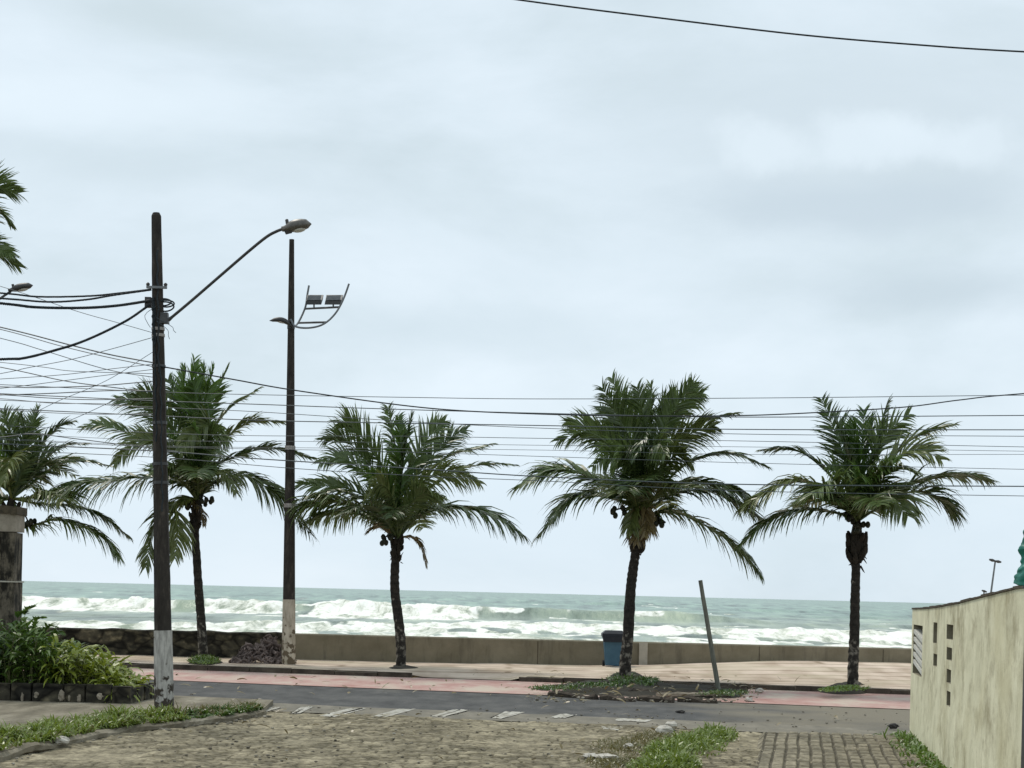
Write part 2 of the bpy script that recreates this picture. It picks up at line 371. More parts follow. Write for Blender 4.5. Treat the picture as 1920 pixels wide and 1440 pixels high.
# ================================================================ THE SETTING
def clampX(X): return max(-16, min(16, X))
def y_near(X): return 28.0 - .25 * clampX(X)
def y_far(X): return 33.5 - .25 * clampX(X)
def y_kerb(X): return 38.2 - .19 * clampX(X)
def y_wall(X): return 44.7 + .05 * clampX(X)
def strip(name, f0, f1, z, mat, x0=-120, x1=120):
    xs = [x0, -40, -16] + [i for i in range(-14, 16, 2)] + [16, 40, x1]
    mb = MB()
    vs = [(x, f0(x), z) for x in xs] + [(x, f1(x), z) for x in xs]; n = len(xs)
    mb.add(vs, [(i, i + 1, n + i + 1, n + i) for i in range(n - 1)])
    return struct(name, mb, mat)
mb = MB(); mb.add([(-150, -60, -.06), (150, -60, -.06), (150, 45, -.06), (-150, 45, -.06)], [(0, 1, 2, 3)]); struct('ground', mb, M['ground'])
strip('road', lambda x: y_near(x) - .1, lambda x: y_far(x) + .05, 0.0, M['asphalt'])
strip('cycle_path', lambda x: y_far(x) - .02, lambda x: y_kerb(x) + .1, 0.012, M['cycle'])

# street of earth-filled cobbles in front of the camera (real relief)
def worley(x, y, seed):
    xi = np.floor(x).astype(np.int64); yi = np.floor(y).astype(np.int64)
    best = np.full(x.shape, 9.); sec = np.full(x.shape, 9.); cid = np.zeros(x.shape)
    for dx in (-1, 0, 1):
        for dy in (-1, 0, 1):
            cx_, cy_ = xi + dx, yi + dy
            n = (cx_ * 73856093 ^ cy_ * 19349663 ^ seed) & 0x7fffffff
            n = ((n ^ (n >> 13)) * 1274126177) & 0x7fffffff
            jx = (n & 0xff) / 255.; jy = ((n >> 8) & 0xff) / 255.; rv = ((n >> 16) & 0xff) / 255.
            d = np.hypot(cx_ + .5 + (jx - .5) * .75 - x, cy_ + .5 + (jy - .5) * .75 - y)
            m = d < best
            sec = np.where(m, best, np.minimum(sec, d)); cid = np.where(m, rv, cid); best = np.where(m, d, best)
    return best, sec - best, cid
nx, ny = 600, 560
u = np.linspace(-8.5, 8.5, nx); v = np.linspace(0, 1, ny)
X, V = np.meshgrid(u, v)
Yn = np.vectorize(y_near)(X)
shw = 1.45 * sstep(-5.2, -3.6, X) * (1 - .25 * (fbm(X / .8, X * 0 + 1.1, 91) - .2))
Y = 14.0 + V * (Yn - .02 - shw + .12 - 14.0)
wx = .35 * (fbm(X / .7, Y / .7, 14, 3) - .5); wy = .35 * (fbm(X / .7, Y / .7, 15, 3) - .5)
d1, e1, c1 = worley((X + wx * .5) / .145, (Y + wy * .5) / .20, 3)
joint = 1 - sstep(.04, .17, e1)
big = fbm(X / 1.6, Y / 1.6, 5)
sandm = sstep(.5, .68, fbm(X / 1.1 + 40, Y / 2.2, 9))
fin = fbm(X / .16, Y / .2, 19, 3)
Z = .0 + (.018 + .012 * c1) * sstep(0, .16, e1) * (1 - .75 * sandm) + .04 * (big - .5) + .022 * (fin - .5)
cell = np.stack([np.clip(c1 * .5 + 1.5 * (fin - .42) + sandm * .3, 0, 1), joint * (1 - .7 * sandm)], -1)
Z = Z * sstep(1.0, .96, V) - .01 * (1 - sstep(1.0, .985, V))
grid_object('street', X, Y, Z, M['cobble'], cell)

# flat dusty strip between the asphalt and the cobbles, where the zebra bars are painted
u = np.linspace(-5.4, 60, 900); v = np.linspace(0, 1, 40)
X, V = np.meshgrid(u, v); Yn = np.vectorize(y_near)(X)
Y = Yn - 1.75 + V * (1.85 + .30 * (fbm(X / .9, X * 0 + 2.2, 92) - .5)); Z = .018 + .012 * (fbm(X / .8, Y / .5, 93) - .5) + 0 * X
Z -= .03 * sstep(.94, 1, V)
grid_object('road_shoulder', X, Y, Z, M['shoulder'])

# paver sidewalk at the right
pl, pr = 430, 330
u = np.linspace(0, 1, 300); v = np.linspace(0, 1, 260)
U, V = np.meshgrid(u, v)
Y = 16.5 + V * 8.4
left = 2.75 + .16 * (Y - 19.2)
right = 5.95 - .15 * (25 - Y)
X = left + U * (right - left)
rowh, colw = .46, .155
rj = Y / rowh + .10 * (fbm(X * 1.3, Y * 1.3, 21) - .5)
rowi = np.floor(rj)
cj = (X - .17 * Y) / colw + .25 * (fbm(X, Y * .7, 22) - .5) + (rowi % 2) * .0
coli = np.floor(cj)
fx = np.minimum(cj - coli, 1 - (cj - coli)); fy = np.minimum(rj - rowi, 1 - (rj - rowi)) * rowh / colw * .3
edge = np.minimum(fx, fy)
cr = vnoise(coli * 1.0 + .5, rowi * 1.0 + .5, 31)
Z = .045 + .028 * sstep(.03, .16, edge) + .016 * (cr - .5) + .04 * (fbm(X / 1.1, Y / 1.1, 8) - .5)
grit = sstep(.56, .7, fbm(X / .5, Y / .9, 77))
cell = np.stack([np.clip(.6 * cr + 1.3 * (fbm(X / .14, Y / .3, 55) - .38), 0, 1), np.clip((1 - sstep(.03, .17, edge + .10 * (fbm(X / .12, Y / .25, 56) - .5))) * (1 - .85 * grit) * .75, 0, 1)], -1)
Z -= .06 * sstep(.04, 0, U) + .06 * sstep(.97, 1, V)
grid_object('paver_sidewalk', X, Y, Z, M['paver'], cell)

# left verge pavement with kerb edge
edge_px = [(-260, 1478), (-120, 1437), (0, 1408), (120, 1384), (230, 1364), (340, 1352), (430, 1341), (492, 1330)]
vz = .10
e3 = [G(x, y, vz) for x, y in edge_px]
back = [Vector((e3[-1].x - .15, y_near(e3[-1].x) - .35, vz)), Vector((-8, y_near(-8) - .25, vz)), Vector((-40, 31.5, vz)), Vector((-40, 14, vz))]
mb = MB(); ring = e3 + back
mb.add(ring, [tuple(range(len(ring)))])
low = [Vector((p.x, p.y, -.05)) for p in ring]
n = len(ring); mb.add(ring + low, [(i, n + i, n + (i + 1) % n, (i + 1) % n) for i in range(n)])
struct('verge_pavement', mb, M['verge'])
mb = MB(); pts = spline([p + Vector((.03, -.03, -.035)) for p in e3], 40)
pts = [p + Vector((0, 0, -.02 + .045 * mnoise.noise(p * 1.3))) for p in spline(pts, 120)]; mb.tube(pts, [.055 * (1 + .5 * mnoise.noise(p * 2.1)) for p in pts], 6, jitter=.2); struct('verge_kerb', mb, M['verge'])

# promenade with a dropped kerb in the middle and sand banked up against the wall on the right
xs = np.concatenate([[-120, -40], np.linspace(-16, 16, 161), [40, 120]])
v = np.linspace(0, 1, 60)
X, V = np.meshgrid(xs, v)
Yk = np.vectorize(y_kerb)(X) + .14; Yw = np.vectorize(y_wall)(X) + .05
Y = Yk + V * (Yw - Yk)
rampx = sstep(-2.7, -1.9, X) * (1 - sstep(.0, .4, X))
Z = .12 - rampx * (.095 * (1 - sstep(0, .28, V)))
Z += .26 * sstep(1.5, 8, X) * sstep(.15, 1, V) + .025 * (fbm(X / 1.2, Y / .9, 3) - .5) + .05 * (fbm(X / 2.5, Y / 2.0, 13) - .5) * sstep(.3, .7, V)
grid_object('promenade', X, Y, Z, M['promenade'])
def kerb(name, xa, xb):
    mb = MB(); x = xa
    while x < xb - .05:
        L = min(1.0 if abs(x) < 16 else 8, xb - x); x2 = x + L - .02
        y0, y1 = y_kerb(x) + random.uniform(-.02, .02), y_kerb(x2) + random.uniform(-.02, .02); h = .118 + random.uniform(-.02, .015)
        a = [(x, y0, -.03), (x2, y1, -.03), (x2, y1 + .14, -.03), (x, y0 + .14, -.03)]
        b = [(x, y0 + .02, h), (x2, y1 + .02, h), (x2, y1 + .14, h), (x, y0 + .14, h)]
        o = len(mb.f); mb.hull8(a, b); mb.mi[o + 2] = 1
        x += L
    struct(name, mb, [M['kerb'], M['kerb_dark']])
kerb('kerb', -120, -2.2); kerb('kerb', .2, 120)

# worn zebra bars along the near edge of the road
bars = [((566, 1325), (590, 1325), (560, 1337), (545, 1337)), ((655, 1328), (684, 1328), (625, 1343), (600, 1343)), ((748, 1329), (778, 1329), (722, 1344), (696, 1344)),
        ((846, 1330), (882, 1331), (836, 1343), (806, 1343)), ((950, 1334), (985, 1335), (944, 1347), (918, 1346)), ((1050, 1338), (1082, 1340), (1060, 1346), (1032, 1345)),
        ((1160, 1347), (1222, 1350), (1205, 1353), (1155, 1351)), ((1130, 1361), (1165, 1363), (1162, 1369), (1134, 1367)), ((505, 1326), (528, 1326), (492, 1337), (470, 1336))]
mb = MB()
for b in bars:
    q = [G(x, y, .026) for x, y in b]
    n = 10; top = [q[0].lerp(q[1], i / n) for i in range(n + 1)]; bot = [q[3].lerp(q[2], i / n) for i in range(n + 1)]
    top = [p + Vector((random.uniform(-.03, .03), random.uniform(-.12, .12), 0)) for p in top]; bot = [p + Vector((random.uniform(-.03, .03), random.uniform(-.12, .12), 0)) for p in bot]
    mb.add(top + bot, [(n + 1 + i, n + 2 + i, i + 1, i) for i in range(n)])
struct('road_markings', mb, M['mark'])

# soil beds and mounds round the palms
def mound(name, loop_px, z0, h, mat, seed, amp=.06):
    pts = [G(x, y, z0) for x, y in loop_px]
    c = sum(pts, Vector()) / len(pts); ring = spline(pts + [pts[0]], 72)[:-1]; mb = MB(); vs = []; K = 9
    for k in range(K):
        t = 1 - k / (K - 1) * .96
        for p in ring:
            q = c.lerp(p, t); nz = mnoise.noise(Vector((q.x * 2.3, q.y * 1.8, seed)))
            q.z = z0 - .06 + (h + .06) * (1 - t ** 3) ** .8 + amp * nz * min(1, k / 2); vs.append(q)
    n = len(ring); fs = [(k * n + i, k * n + (i + 1) % n, (k + 1) * n + (i + 1) % n, (k + 1) * n + i) for k in range(K - 1) for i in range(n)]
    fs.append(tuple((K - 1) * n + i for i in range(n)))
    mb.add(vs, fs); return struct(name, mb, mat, smooth=True)
mound('soil_bed', [(975, 1291), (1040, 1281), (1120, 1273), (1165, 1264), (1205, 1270), (1250, 1283), (1330, 1286), (1400, 1290), (1422, 1300), (1385, 1312), (1250, 1310), (1120, 1306), (1030, 1300)], .02, .09, M['soil'], 1.3, .09)
mound('soil_mound', [(1535, 1294), (1560, 1286), (1585, 1281), (1615, 1280), (1632, 1290), (1620, 1297), (1570, 1298)], .06, .10, M['soil'], 4.1)
mound('soil_mound', [(345, 1243), (368, 1237), (398, 1236), (422, 1241), (400, 1246), (365, 1246)], .13, .09, M['soil'], 5.1)
mound('soil_mound', [(722, 1252), (740, 1246), (765, 1247), (792, 1252), (765, 1255), (735, 1255)], .12, .04, M['soil'], 7.7, .03)
mound('soil_mound', [(1128, 1279), (1150, 1268), (1172, 1262), (1200, 1266), (1222, 1279), (1175, 1284)], .05, .13, M['soil'], 9.3, .10)
# broken kerb pieces around the central bed
mb = MB()
for (xa, ya, xb, yb) in ((1030, 1300, 1118, 1307), (1125, 1307, 1190, 1311), (1196, 1309, 1262, 1313), (1270, 1311, 1345, 1314), (1215, 1284, 1330, 1289), (1335, 1290, 1400, 1294), (1180, 1296, 1260, 1300), (1290, 1303, 1370, 1305)):
    a, b = G(xa, ya, .05), G(xb, yb, .05); c = (a + b) / 2
    a.z = b.z = .03; L_ = spline([a, a.lerp(b, .3) + Vector((0, random.uniform(-.06, .06), .02)), a.lerp(b, .7) + Vector((0, random.uniform(-.06, .06), random.uniform(-.04, .02))), b], 16)
    mb.tube(L_, [.075 * random.uniform(.75, 1.1) for _ in L_], 6, jitter=.22)
struct('bed_kerb', mb, M['kerb_dark'])
mb = MB(); a, b = G(1232, 1303, .08), G(1338, 1302, .08); L_ = spline([a, b], 14); mb.tube(L_, [.05 * random.uniform(.8, 1.1) for _ in L_], 6, jitter=.2); struct('broken_kerb', mb, M['kerb'])

# beach behind the wall
mb = MB(); ys = [(45.05, .02), (60, -.35), (80, -.9), (110, -1.6), (160, -2.6)]
for i in range(len(ys) - 1):
    (a, za), (b, zb) = ys[i:i + 2]; mb.add([(-400, a, za), (400, a, za), (400, b, zb), (-400, b, zb)], [(0, 1, 2, 3)])
struct('beach', mb, M['sand'])

# sea: one fine sheet with real breakers, plus a flat far sheet round it
SEA = -1.5
npx = np.linspace(112, 1.1, 430)
Yr = 3.5 * F / npx
Uc = np.linspace(-1, 1, 720)
Ug, Yg = np.meshgrid(Uc, Yr)
X = Ug * (Yg * .40 + 15); Y = Yg
fade = 1 - sstep(600, 2200, Y)
n_a = fbm(X / 9, Y / 5.0, 1, 4) - .5
n_b = fbm(X / 34, Y / 13, 2, 3) - .5
n_c = fbm(X / 3.0, Y / 2.0, 4, 3) - .5
Z = SEA + fade * (.55 * n_a + 1.0 * n_b) + .18 * n_c * (1 - sstep(250, 500, Y))
# swell lines further out
for (yc, amp, wd, sd) in ((290, .55, 7, 11), (350, .6, 9, 12), (430, .6, 11, 13), (540, .7, 14, 14), (700, .7, 18, 15)):
    s = Y - (yc + 26 * (fbm(X / 70, X * 0 + .3, sd) - .5) * 2)
    A = amp * sstep(.38, .62, fbm(X / 40, X * 0 + 3.3, sd + 40))
    Z += A * np.where(s < 0, np.exp(-(s / (wd * .45)) ** 2), np.exp(-(s / wd) ** 2))
# outer breaker
Yc = 222 + 16 * (fbm(X / 22, X * 0 + 7.1, 51, 3) - .5) - .06 * X
s = Y - Yc
brok = sstep(3.5, -1.0, X + 5 * (fbm(X / 5, Y / 30, 52) - .5)) * sstep(.25, .42, fbm(X / 13 + 2.7, X * 0 + 1.7, 53)) 
gap = np.exp(-((X + 27.5) / 2.5) ** 2) + np.exp(-((X + 42) / 3.0) ** 2)
brok = np.clip(brok - .9 * gap, 0, 1)
A = (1.35 + .7 * (fbm(X / 10, X * 0 + 9.9, 54) - .5)) * (1 - sstep(22, 36, X) * .75)
prof = np.where(s < 0, np.exp(-(s / (2.0 + 2.5 * brok)) ** 2), np.exp(-(s / 10.0) ** 2))
Z += A * prof
fn = fbm(X / 4.5, Y / 9.0, 61, 5)
fn2 = fbm(X / 1.7, Y / 4.0, 62, 4)
tail = 16 + 34 * (fbm(X / 15, X * 0 + 5.5, 63) - .3)
foam = brok * np.clip(.75 + 2.2 * (fn - .42) + 1.6 * (fn2 - .45) + .6 * np.exp(-((s + 2) / 4) ** 2), 0, 1) * sstep(2.0, .2, s + 4 * (fn2 - .5)) * sstep(-tail - 14, -tail + 10, s + 22 * (fn - .5))
Z += foam * (1.3 * (fn2 - .42) + .9 * (fn - .5)) * np.exp(-((s + 4) / 16) ** 2)
# thin curling lip on the unbroken part
lip = (1 - brok) * sstep(.42, .6, fbm(X / 6 + 3, X * 0 + 2.2, 66)) * np.exp(-((s + .6) / 1.1) ** 2) * (1 - sstep(14, 34, X))
foam = np.maximum(foam, lip)
# second, nearer line and the wash
Yc2 = 168 + 14 * (fbm(X / 16, X * 0 + 1.2, 71, 3) - .5) - 30 * np.exp(-((X + 34) / 14) ** 2) - 6 * np.exp(-((X + 12) / 8) ** 2)
s2 = Y - Yc2
A2 = .32 + .4 * (fbm(X / 7, X * 0 + 4.4, 72) - .5)
Z += A2 * np.where(s2 < 0, np.exp(-(s2 / 5) ** 2), np.exp(-(s2 / 5) ** 2))
w = sstep(1.5, -.8, s2 + 5 * (fn2 - .5))
wash = w * np.clip(.27 + 2.4 * (fn - .45) + 1.8 * (fn2 - .5) + .6 * np.exp(-((s2 + 5) / 9) ** 2), 0, 1)
Z += w * (.9 * (fn2 - .5) + .5 * (fn - .5)) * np.exp(-((s2 + 6) / 22) ** 2)
foam = np.maximum(foam, wash)
# whitecaps
wc = sstep(.66, .74, fbm(X / 7, Y / 3.4, 81, 4)) * sstep(.5, .62, fbm(X / 40, Y / 40, 82)) * (1 - sstep(380, 900, Y)) * .8
foam = np.maximum(foam, wc)
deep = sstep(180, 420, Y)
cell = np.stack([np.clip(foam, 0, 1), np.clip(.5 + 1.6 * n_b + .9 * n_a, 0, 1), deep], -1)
def seamat():
    m, nt, nd, ln, b = new_mat('sea_water')
    at = N(nd, 'ShaderNodeAttribute', attribute_name='cell')
    sp = nd.new('ShaderNodeSeparateColor'); ln.new(at.outputs['Color'], sp.inputs[0])
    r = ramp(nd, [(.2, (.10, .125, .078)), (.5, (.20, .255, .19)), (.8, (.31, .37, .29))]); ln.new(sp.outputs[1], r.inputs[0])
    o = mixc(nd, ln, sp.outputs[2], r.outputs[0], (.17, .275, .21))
    tc = nd.new('ShaderNodeTexCoord'); mp = nd.new('ShaderNodeMapping'); mp.inputs['Scale'].default_value = (.15, .020, .1); ln.new(tc.outputs['Object'], mp.inputs[0])
    n = N(nd, 'ShaderNodeTexNoise', Scale=1.0, Detail=10.0, Roughness=.66); ln.new(mp.outputs[0], n.inputs['Vector'])
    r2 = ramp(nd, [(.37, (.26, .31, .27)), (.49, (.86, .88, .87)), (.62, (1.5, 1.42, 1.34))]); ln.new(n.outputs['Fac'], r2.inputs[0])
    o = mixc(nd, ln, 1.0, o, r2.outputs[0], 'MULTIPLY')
    fo = N(nd, 'ShaderNodeTexNoise', Scale=.9, Detail=6.0)
    mp2 = nd.new('ShaderNodeMapping'); mp2.inputs['Scale'].default_value = (1, .22, 1); ln.new(tc.outputs['Object'], mp2.inputs[0]); ln.new(mp2.outputs[0], fo.inputs['Vector'])
    ad = N(nd, 'ShaderNodeMath', operation='MULTIPLY_ADD'); ad.inputs[1].default_value = .55; ln.new(fo.outputs['Fac'], ad.inputs[0]); ln.new(sp.outputs[0], ad.inputs[2])
    r3 = ramp(nd, [(.52, (0, 0, 0)), (.7, (1, 1, 1))]); ln.new(ad.outputs[0], r3.inputs[0])
    fs_ = N(nd, 'ShaderNodeTexNoise', Scale=1.0, Detail=9.0, Roughness=.68, Distortion=.6)
    mp3 = nd.new('ShaderNodeMapping'); mp3.inputs['Scale'].default_value = (.42, .10, .6); ln.new(tc.outputs['Object'], mp3.inputs[0]); ln.new(mp3.outputs[0], fs_.inputs['Vector'])
    rf = ramp(nd, [(.36, (.30, .345, .27)), (.46, (.70, .71, .62)), (.53, (.9, .9, .84))]); ln.new(fs_.outputs['Fac'], rf.inputs[0])
    o = mixc(nd, ln, r3.outputs[0], o, rf.outputs[0])
    ln.new(o, b.inputs['Base Color'])
    rr = N(nd, 'ShaderNodeMapRange'); rr.inputs[3].default_value = .28; rr.inputs[4].default_value = .95; ln.new(r3.outputs[0], rr.inputs[0]); ln.new(rr.outputs[0], b.inputs['Roughness'])
    b.inputs['Specular IOR Level'].default_value = .26
    bp = N(nd, 'ShaderNodeBump', Strength=.9, Distance=.9); ln.new(n.outputs['Fac'], bp.inputs['Height']); ln.new(bp.outputs[0], b.inputs['Normal'])
    return m
M['sea'] = seamat()
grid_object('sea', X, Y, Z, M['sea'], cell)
M['sea_far'] = simple('far_sea_water', [(.3, (.12, .20, .19)), (.7, (.17, .26, .25))], .02, .5)
mb = MB(); mb.add([(-16000, 150, -3.2), (16000, 150, -3.2), (16000, 16000, -3.2), (-16000, 16000, -3.2)], [(0, 1, 2, 3)])
struct('sea_far', mb, M['sea_far'])

# ================================================================ WALLS
def wall_along(name, xa, xb, mat, label, cat, thick=.32, base=-.1, step=.5, jit=.0, capover=0.0):
    mb = MB(); n = max(2, int((xb - xa) / step)); rows = []
    o = Vector(((xa + xb) / 2, y_wall((xa + xb) / 2), .1))
    for i in range(n + 1):
        x = xa + (xb - xa) * i / n; y = y_wall(x); zt = EYE - 87.3 * y / F + jit * mnoise.noise(Vector((x * 1.7, 3, 1)))
        rows.append([(x, y, base), (x, y, zt - .03), (x, y + .03, zt), (x, y + thick, zt), (x, y + thick, base)])
    vs = [p for r in rows for p in r]; fs = []
    for i in range(n):
        for k in range(4): fs.append((i * 5 + k, (i + 1) * 5 + k, (i + 1) * 5 + k + 1, i * 5 + k + 1))
    fs += [(4, 3, 2, 1, 0), tuple(n * 5 + k for k in range(5))]
    mb.add(vs, fs)
    t = thing(name, o, label, cat)
    return t, mb
XS = P(552, 1200, 44.5).x
t, mb = wall_along('sea_wall', XS, 120, M['concrete'], 'long low grey brown concrete sea wall running behind the palms to the right', 'wall')
mb.build('wall_body', M['concrete'], t)
pm = MB(); pc = P(1205, 1248, 44.9)
zt = EYE - 88 * y_wall(pc.x) / F
pm.box((pc.x, y_wall(pc.x) - .06, (zt + .05) / 2 - .02), (.22, .12, zt - .05 + .02), 0, .98)
tag(pm.build('pilaster', M['concrete_pale'], t), 'pale upright pilaster beside the blue bin')
for px in (1008, 1426, 1662):
    jm = MB(); q = P(px, 1230, 44.8); jm.box((q.x, y_wall(q.x) - .004, .42), (.014, .012, .62)); jm.build('joint', M['kerb_dark'], t)
t, mb = wall_along('stone_wall', -120, XS - .02, M['stonewall'], 'dark mossy rubble stone wall left of the tall floodlight pole', 'wall', .4, -.1, .25, .05)
mb.build('wall_body', M['stonewall'], t)

# right hand cream wall with slots
WA = Vector((5.87, 25.0, 0)); WB = Vector((3.95, 11.9, 0)); WL = (WB - WA).length; WD = (WB - WA) / WL
WNm = Vector((WD.y, -WD.x, 0))      # points to the street (left)
if WNm.x > 0: WNm = -WNm
def wall_s(px, py):                 # along-wall distance and height of a photo point
    u_, v_ = uv(px, py)
    k = u_ / F      # X = k Y ; WA + s*WD
    s_ = (k * WA.y - WA.x) / (WD.x - k * WD.y)
    y = WA.y + s_ * WD.y
    return s_, EYE + v_ * y / F
tops = [(1709, 1143), (1735, 1142), (1760, 1139), (1798, 1132), (1840, 1121), (1872, 1113), (1910, 1104)]
tp = [wall_s(x, y) for x, y in tops]
def wall_top(s_):
    if s_ <= tp[0][0]: return tp[0][1]
    for (a, za), (b, zb) in zip(tp, tp[1:]):
        if s_ <= b: return za + (zb - za) * (s_ - a) / (b - a)
    return tp[-1][1]
holes = []
for (x0, y0, x1, y1) in ((1750, 1167, 1757, 1206), (1750, 1226, 1757, 1249), (1775, 1171, 1787, 1199), (1775, 1214, 1785, 1238), (1775, 1255, 1783, 1281), (1775, 1296, 1782, 1324), (1712, 1172, 1729, 1266)):
    a, za = wall_s(x0, (y0 + y1) / 2); b, _ = wall_s(x1, (y0 + y1) / 2)
    _, z1 = wall_s((x0 + x1) / 2, y0); _, z0 = wall_s((x0 + x1) / 2, y1)
    holes.append((max(.12, a), b, z0, z1))
ss = sorted(set([0.0, WL] + [round(h[i], 4) for h in holes for i in (0, 1)] + [round(p[0], 4) for p in tp if 0 < p[0] < WL] + [i * .6 for i in range(1, 22)]))
ss = [s_ for s_ in ss if 0 <= s_ <= WL]
TH = .16
t = thing('boundary_wall', WA + Vector((0, 0, 0)), 'stained cream plaster wall with slot openings along the right side of the street', 'wall')
wm = MB(); rm = MB()
def wp(s_, z, d=0): p = WA + WD * s_ - WNm * d; return (p.x, p.y, z)
for a, b in zip(ss, ss[1:]):
    if b - a < 1e-5: continue
    mid = (a + b) / 2
    hs = sorted([h for h in holes if h[0] - 1e-3 <= mid <= h[1] + 1e-3], key=lambda h: h[2])
    z = -.1
    def q(z0a, z0b, z1a, z1b): wm.add([wp(a, z0a), wp(b, z0b), wp(b, z1b), wp(a, z1a)], [(0, 1, 2, 3)])
    for h in hs:
        q(z, z, h[2], h[2]); z = h[3]
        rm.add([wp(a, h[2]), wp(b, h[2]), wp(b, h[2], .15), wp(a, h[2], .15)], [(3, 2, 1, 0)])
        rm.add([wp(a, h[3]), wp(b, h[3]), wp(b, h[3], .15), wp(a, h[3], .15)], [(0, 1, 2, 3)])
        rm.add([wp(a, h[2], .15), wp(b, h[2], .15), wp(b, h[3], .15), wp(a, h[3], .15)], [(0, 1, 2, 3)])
    q(z, z, wall_top(a), wall_top(b))
    wm.add([wp(a, wall_top(a)), wp(b, wall_top(b)), wp(b, wall_top(b), TH), wp(a, wall_top(a), TH)], [(0, 1, 2, 3)])
    wm.add([wp(a, -.1, TH), wp(b, -.1, TH), wp(b, wall_top(b), TH), wp(a, wall_top(a), TH)], [(3, 2, 1, 0)])
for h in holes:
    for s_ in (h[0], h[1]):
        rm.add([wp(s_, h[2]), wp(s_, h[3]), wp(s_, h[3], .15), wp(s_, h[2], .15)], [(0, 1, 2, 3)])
wm.add([wp(0, -.1), wp(0, wall_top(0)), wp(0, wall_top(0), TH), wp(0, -.1, TH)], [(0, 1, 2, 3)])
wm.add([wp(WL, -.1), wp(WL, wall_top(WL)), wp(WL, wall_top(WL), TH), wp(WL, -.1, TH)], [(3, 2, 1, 0)])
wm.build('wall_body', M['plaster'], t)
tag(rm.build('slot_backing', M['plaster_dark'], t), 'dark backs of the slot openings')
cm = MB()
cs = [i * WL / 30 for i in range(31)]
for a, b in zip(cs, cs[1:]):
    za, zb = wall_top(a) + .003, wall_top(b) + .003
    o1, o2 = wp(a, za, -.012), wp(b, zb, -.012); o3, o4 = wp(b, zb, TH + .012), wp(a, za, TH + .012)
    j = random.uniform(.018, .03)
    cm.hull8([o1, o2, o3, o4], [(p[0], p[1], p[2] + j) for p in (o1, o2, o3, o4)])
tag(cm.build('coping', M['moss'], t), 'thin dark mossy line of coping on top')
h = holes[-1]; nsl = 5
for i in range(nsl):
    z = h[2] + (h[3] - h[2]) * (.06 + .62 * i / (nsl - 1)); sl = MB()
    a_, b_ = h[0] + .01, h[1] - .01
    lo = [wp(a_, z + .10, .004), wp(b_, z - .02, .004), wp(b_, z - .02, .10), wp(a_, z + .10, .10)]
    sl.hull8(lo, [(p[0], p[1], p[2] + .055) for p in lo])
    sl.build('slat', M['louvre'], t)

# dark gate post and green tarp at the right edge
gp = P(1926, 1300, 13.6)
t = thing('gate_post', (gp.x, gp.y, 0), 'dark metal post at the near end of the cream wall, under the green tarp', 'post')
mb = MB(); mb.box((gp.x + .012, gp.y, 1.06), (.07, .09, 2.14)); mb.build('post', M['metal_dark'], t)
mb = MB(); mb.box((gp.x + .012, gp.y, 2.145), (.1, .12, .03)); mb.build('cap', M['metal_dark'], t)
mb = MB(); z0 = P(1915, 1100, 13.6).z; z1 = P(1915, 1000, 13.6).z; nn = 60; mm = 40; vs = []; fs = []
for j in range(nn + 1):
    tt = j / nn; z = z0 + .02 + (z1 - z0) * tt
    w_ = .122 - .034 * tt + .004 * math.sin(tt * 21) + .006 * math.sin(tt * 9 + 1) + .016 * mnoise.noise(Vector((3, 1, tt * 9)))
    for k in range(mm):
        an = 2 * math.pi * k / mm; rr = w_ * (1 + .22 * mnoise.noise(Vector((math.cos(an) * 1.6, math.sin(an) * 1.6, tt * 5 + .8 * math.cos(an)))) + .10 * abs(mnoise.noise(Vector((math.cos(an) * 4, math.sin(an) * 4, tt * 12)))))
        vs.append((gp.x + .06 + rr * math.cos(an) * 1.25, gp.y + .02 + rr * math.sin(an), z + .012 * math.sin(3 * an + tt * 5)))
for j in range(nn):
    for k in range(mm): fs.append((j * mm + k, j * mm + (k + 1) % mm, (j + 1) * mm + (k + 1) % mm, (j + 1) * mm + k))
fs.append(tuple(range(mm - 1, -1, -1))); fs.append(tuple(nn * mm + k for k in range(mm)))
mb.add(vs, fs)
tag(mb.build('tarp_bundle', M['tarp'], origin=(gp.x, gp.y, z0), smooth=True), 'bundled green tarp on top of the dark post at the right edge', 'tarp')

# left pillar
pz = lambda y: P(20, y, 29.3).z
xl, xr = P(-44, 1000, 29.35).x, P(29, 1000, 29.35).x; xc = (xl + xr) / 2; w_ = xr - xl
t = thing('gate_pillar', (xc, 29.6, .1), 'tall mould stained concrete pillar at the left edge above the shrubs', 'pillar')
mb = MB(); mb.box((xc, 29.6, (pz(1092) + 0) / 2), (w_, .50, pz(1092))); mb.build('shaft', M['pillar'], t)
mb = MB(); mb.box((xc - .003, 29.6, (pz(1092) + pz(998)) / 2 + .012), (w_ - .02, .48, pz(998) - pz(1092) - .024)); tag(mb.build('block', M['pillar'], t), 'dark streaked middle block')
mb = MB(); mb.box((xc, 29.6, (pz(998) + pz(962)) / 2 + .006), (w_ + .015, .52, pz(962) - pz(998) - .012)); tag(mb.build('block', M['pillar_light'], t), 'lighter top block')
mb = MB(); mb.box((xc + .01, 29.6, pz(1094) + .03), (w_ + .03, .53, .022)); tag(mb.build('band', M['concrete_pale'], t), 'pale ledge line')
mb = MB(); cz = pz(962)
for i in range(7):
    mb.box((xc - w_ / 2 + w_ * (i + .5) / 7 + .02, 29.6, cz + .055 + random.uniform(-.01, .012)), (w_ / 7 + .02 + .002 * i, (.56 + .01 * i), .10 + random.uniform(0, .05)))
tag(mb.build('cap', M['moss'], t), 'uneven mossy cap')
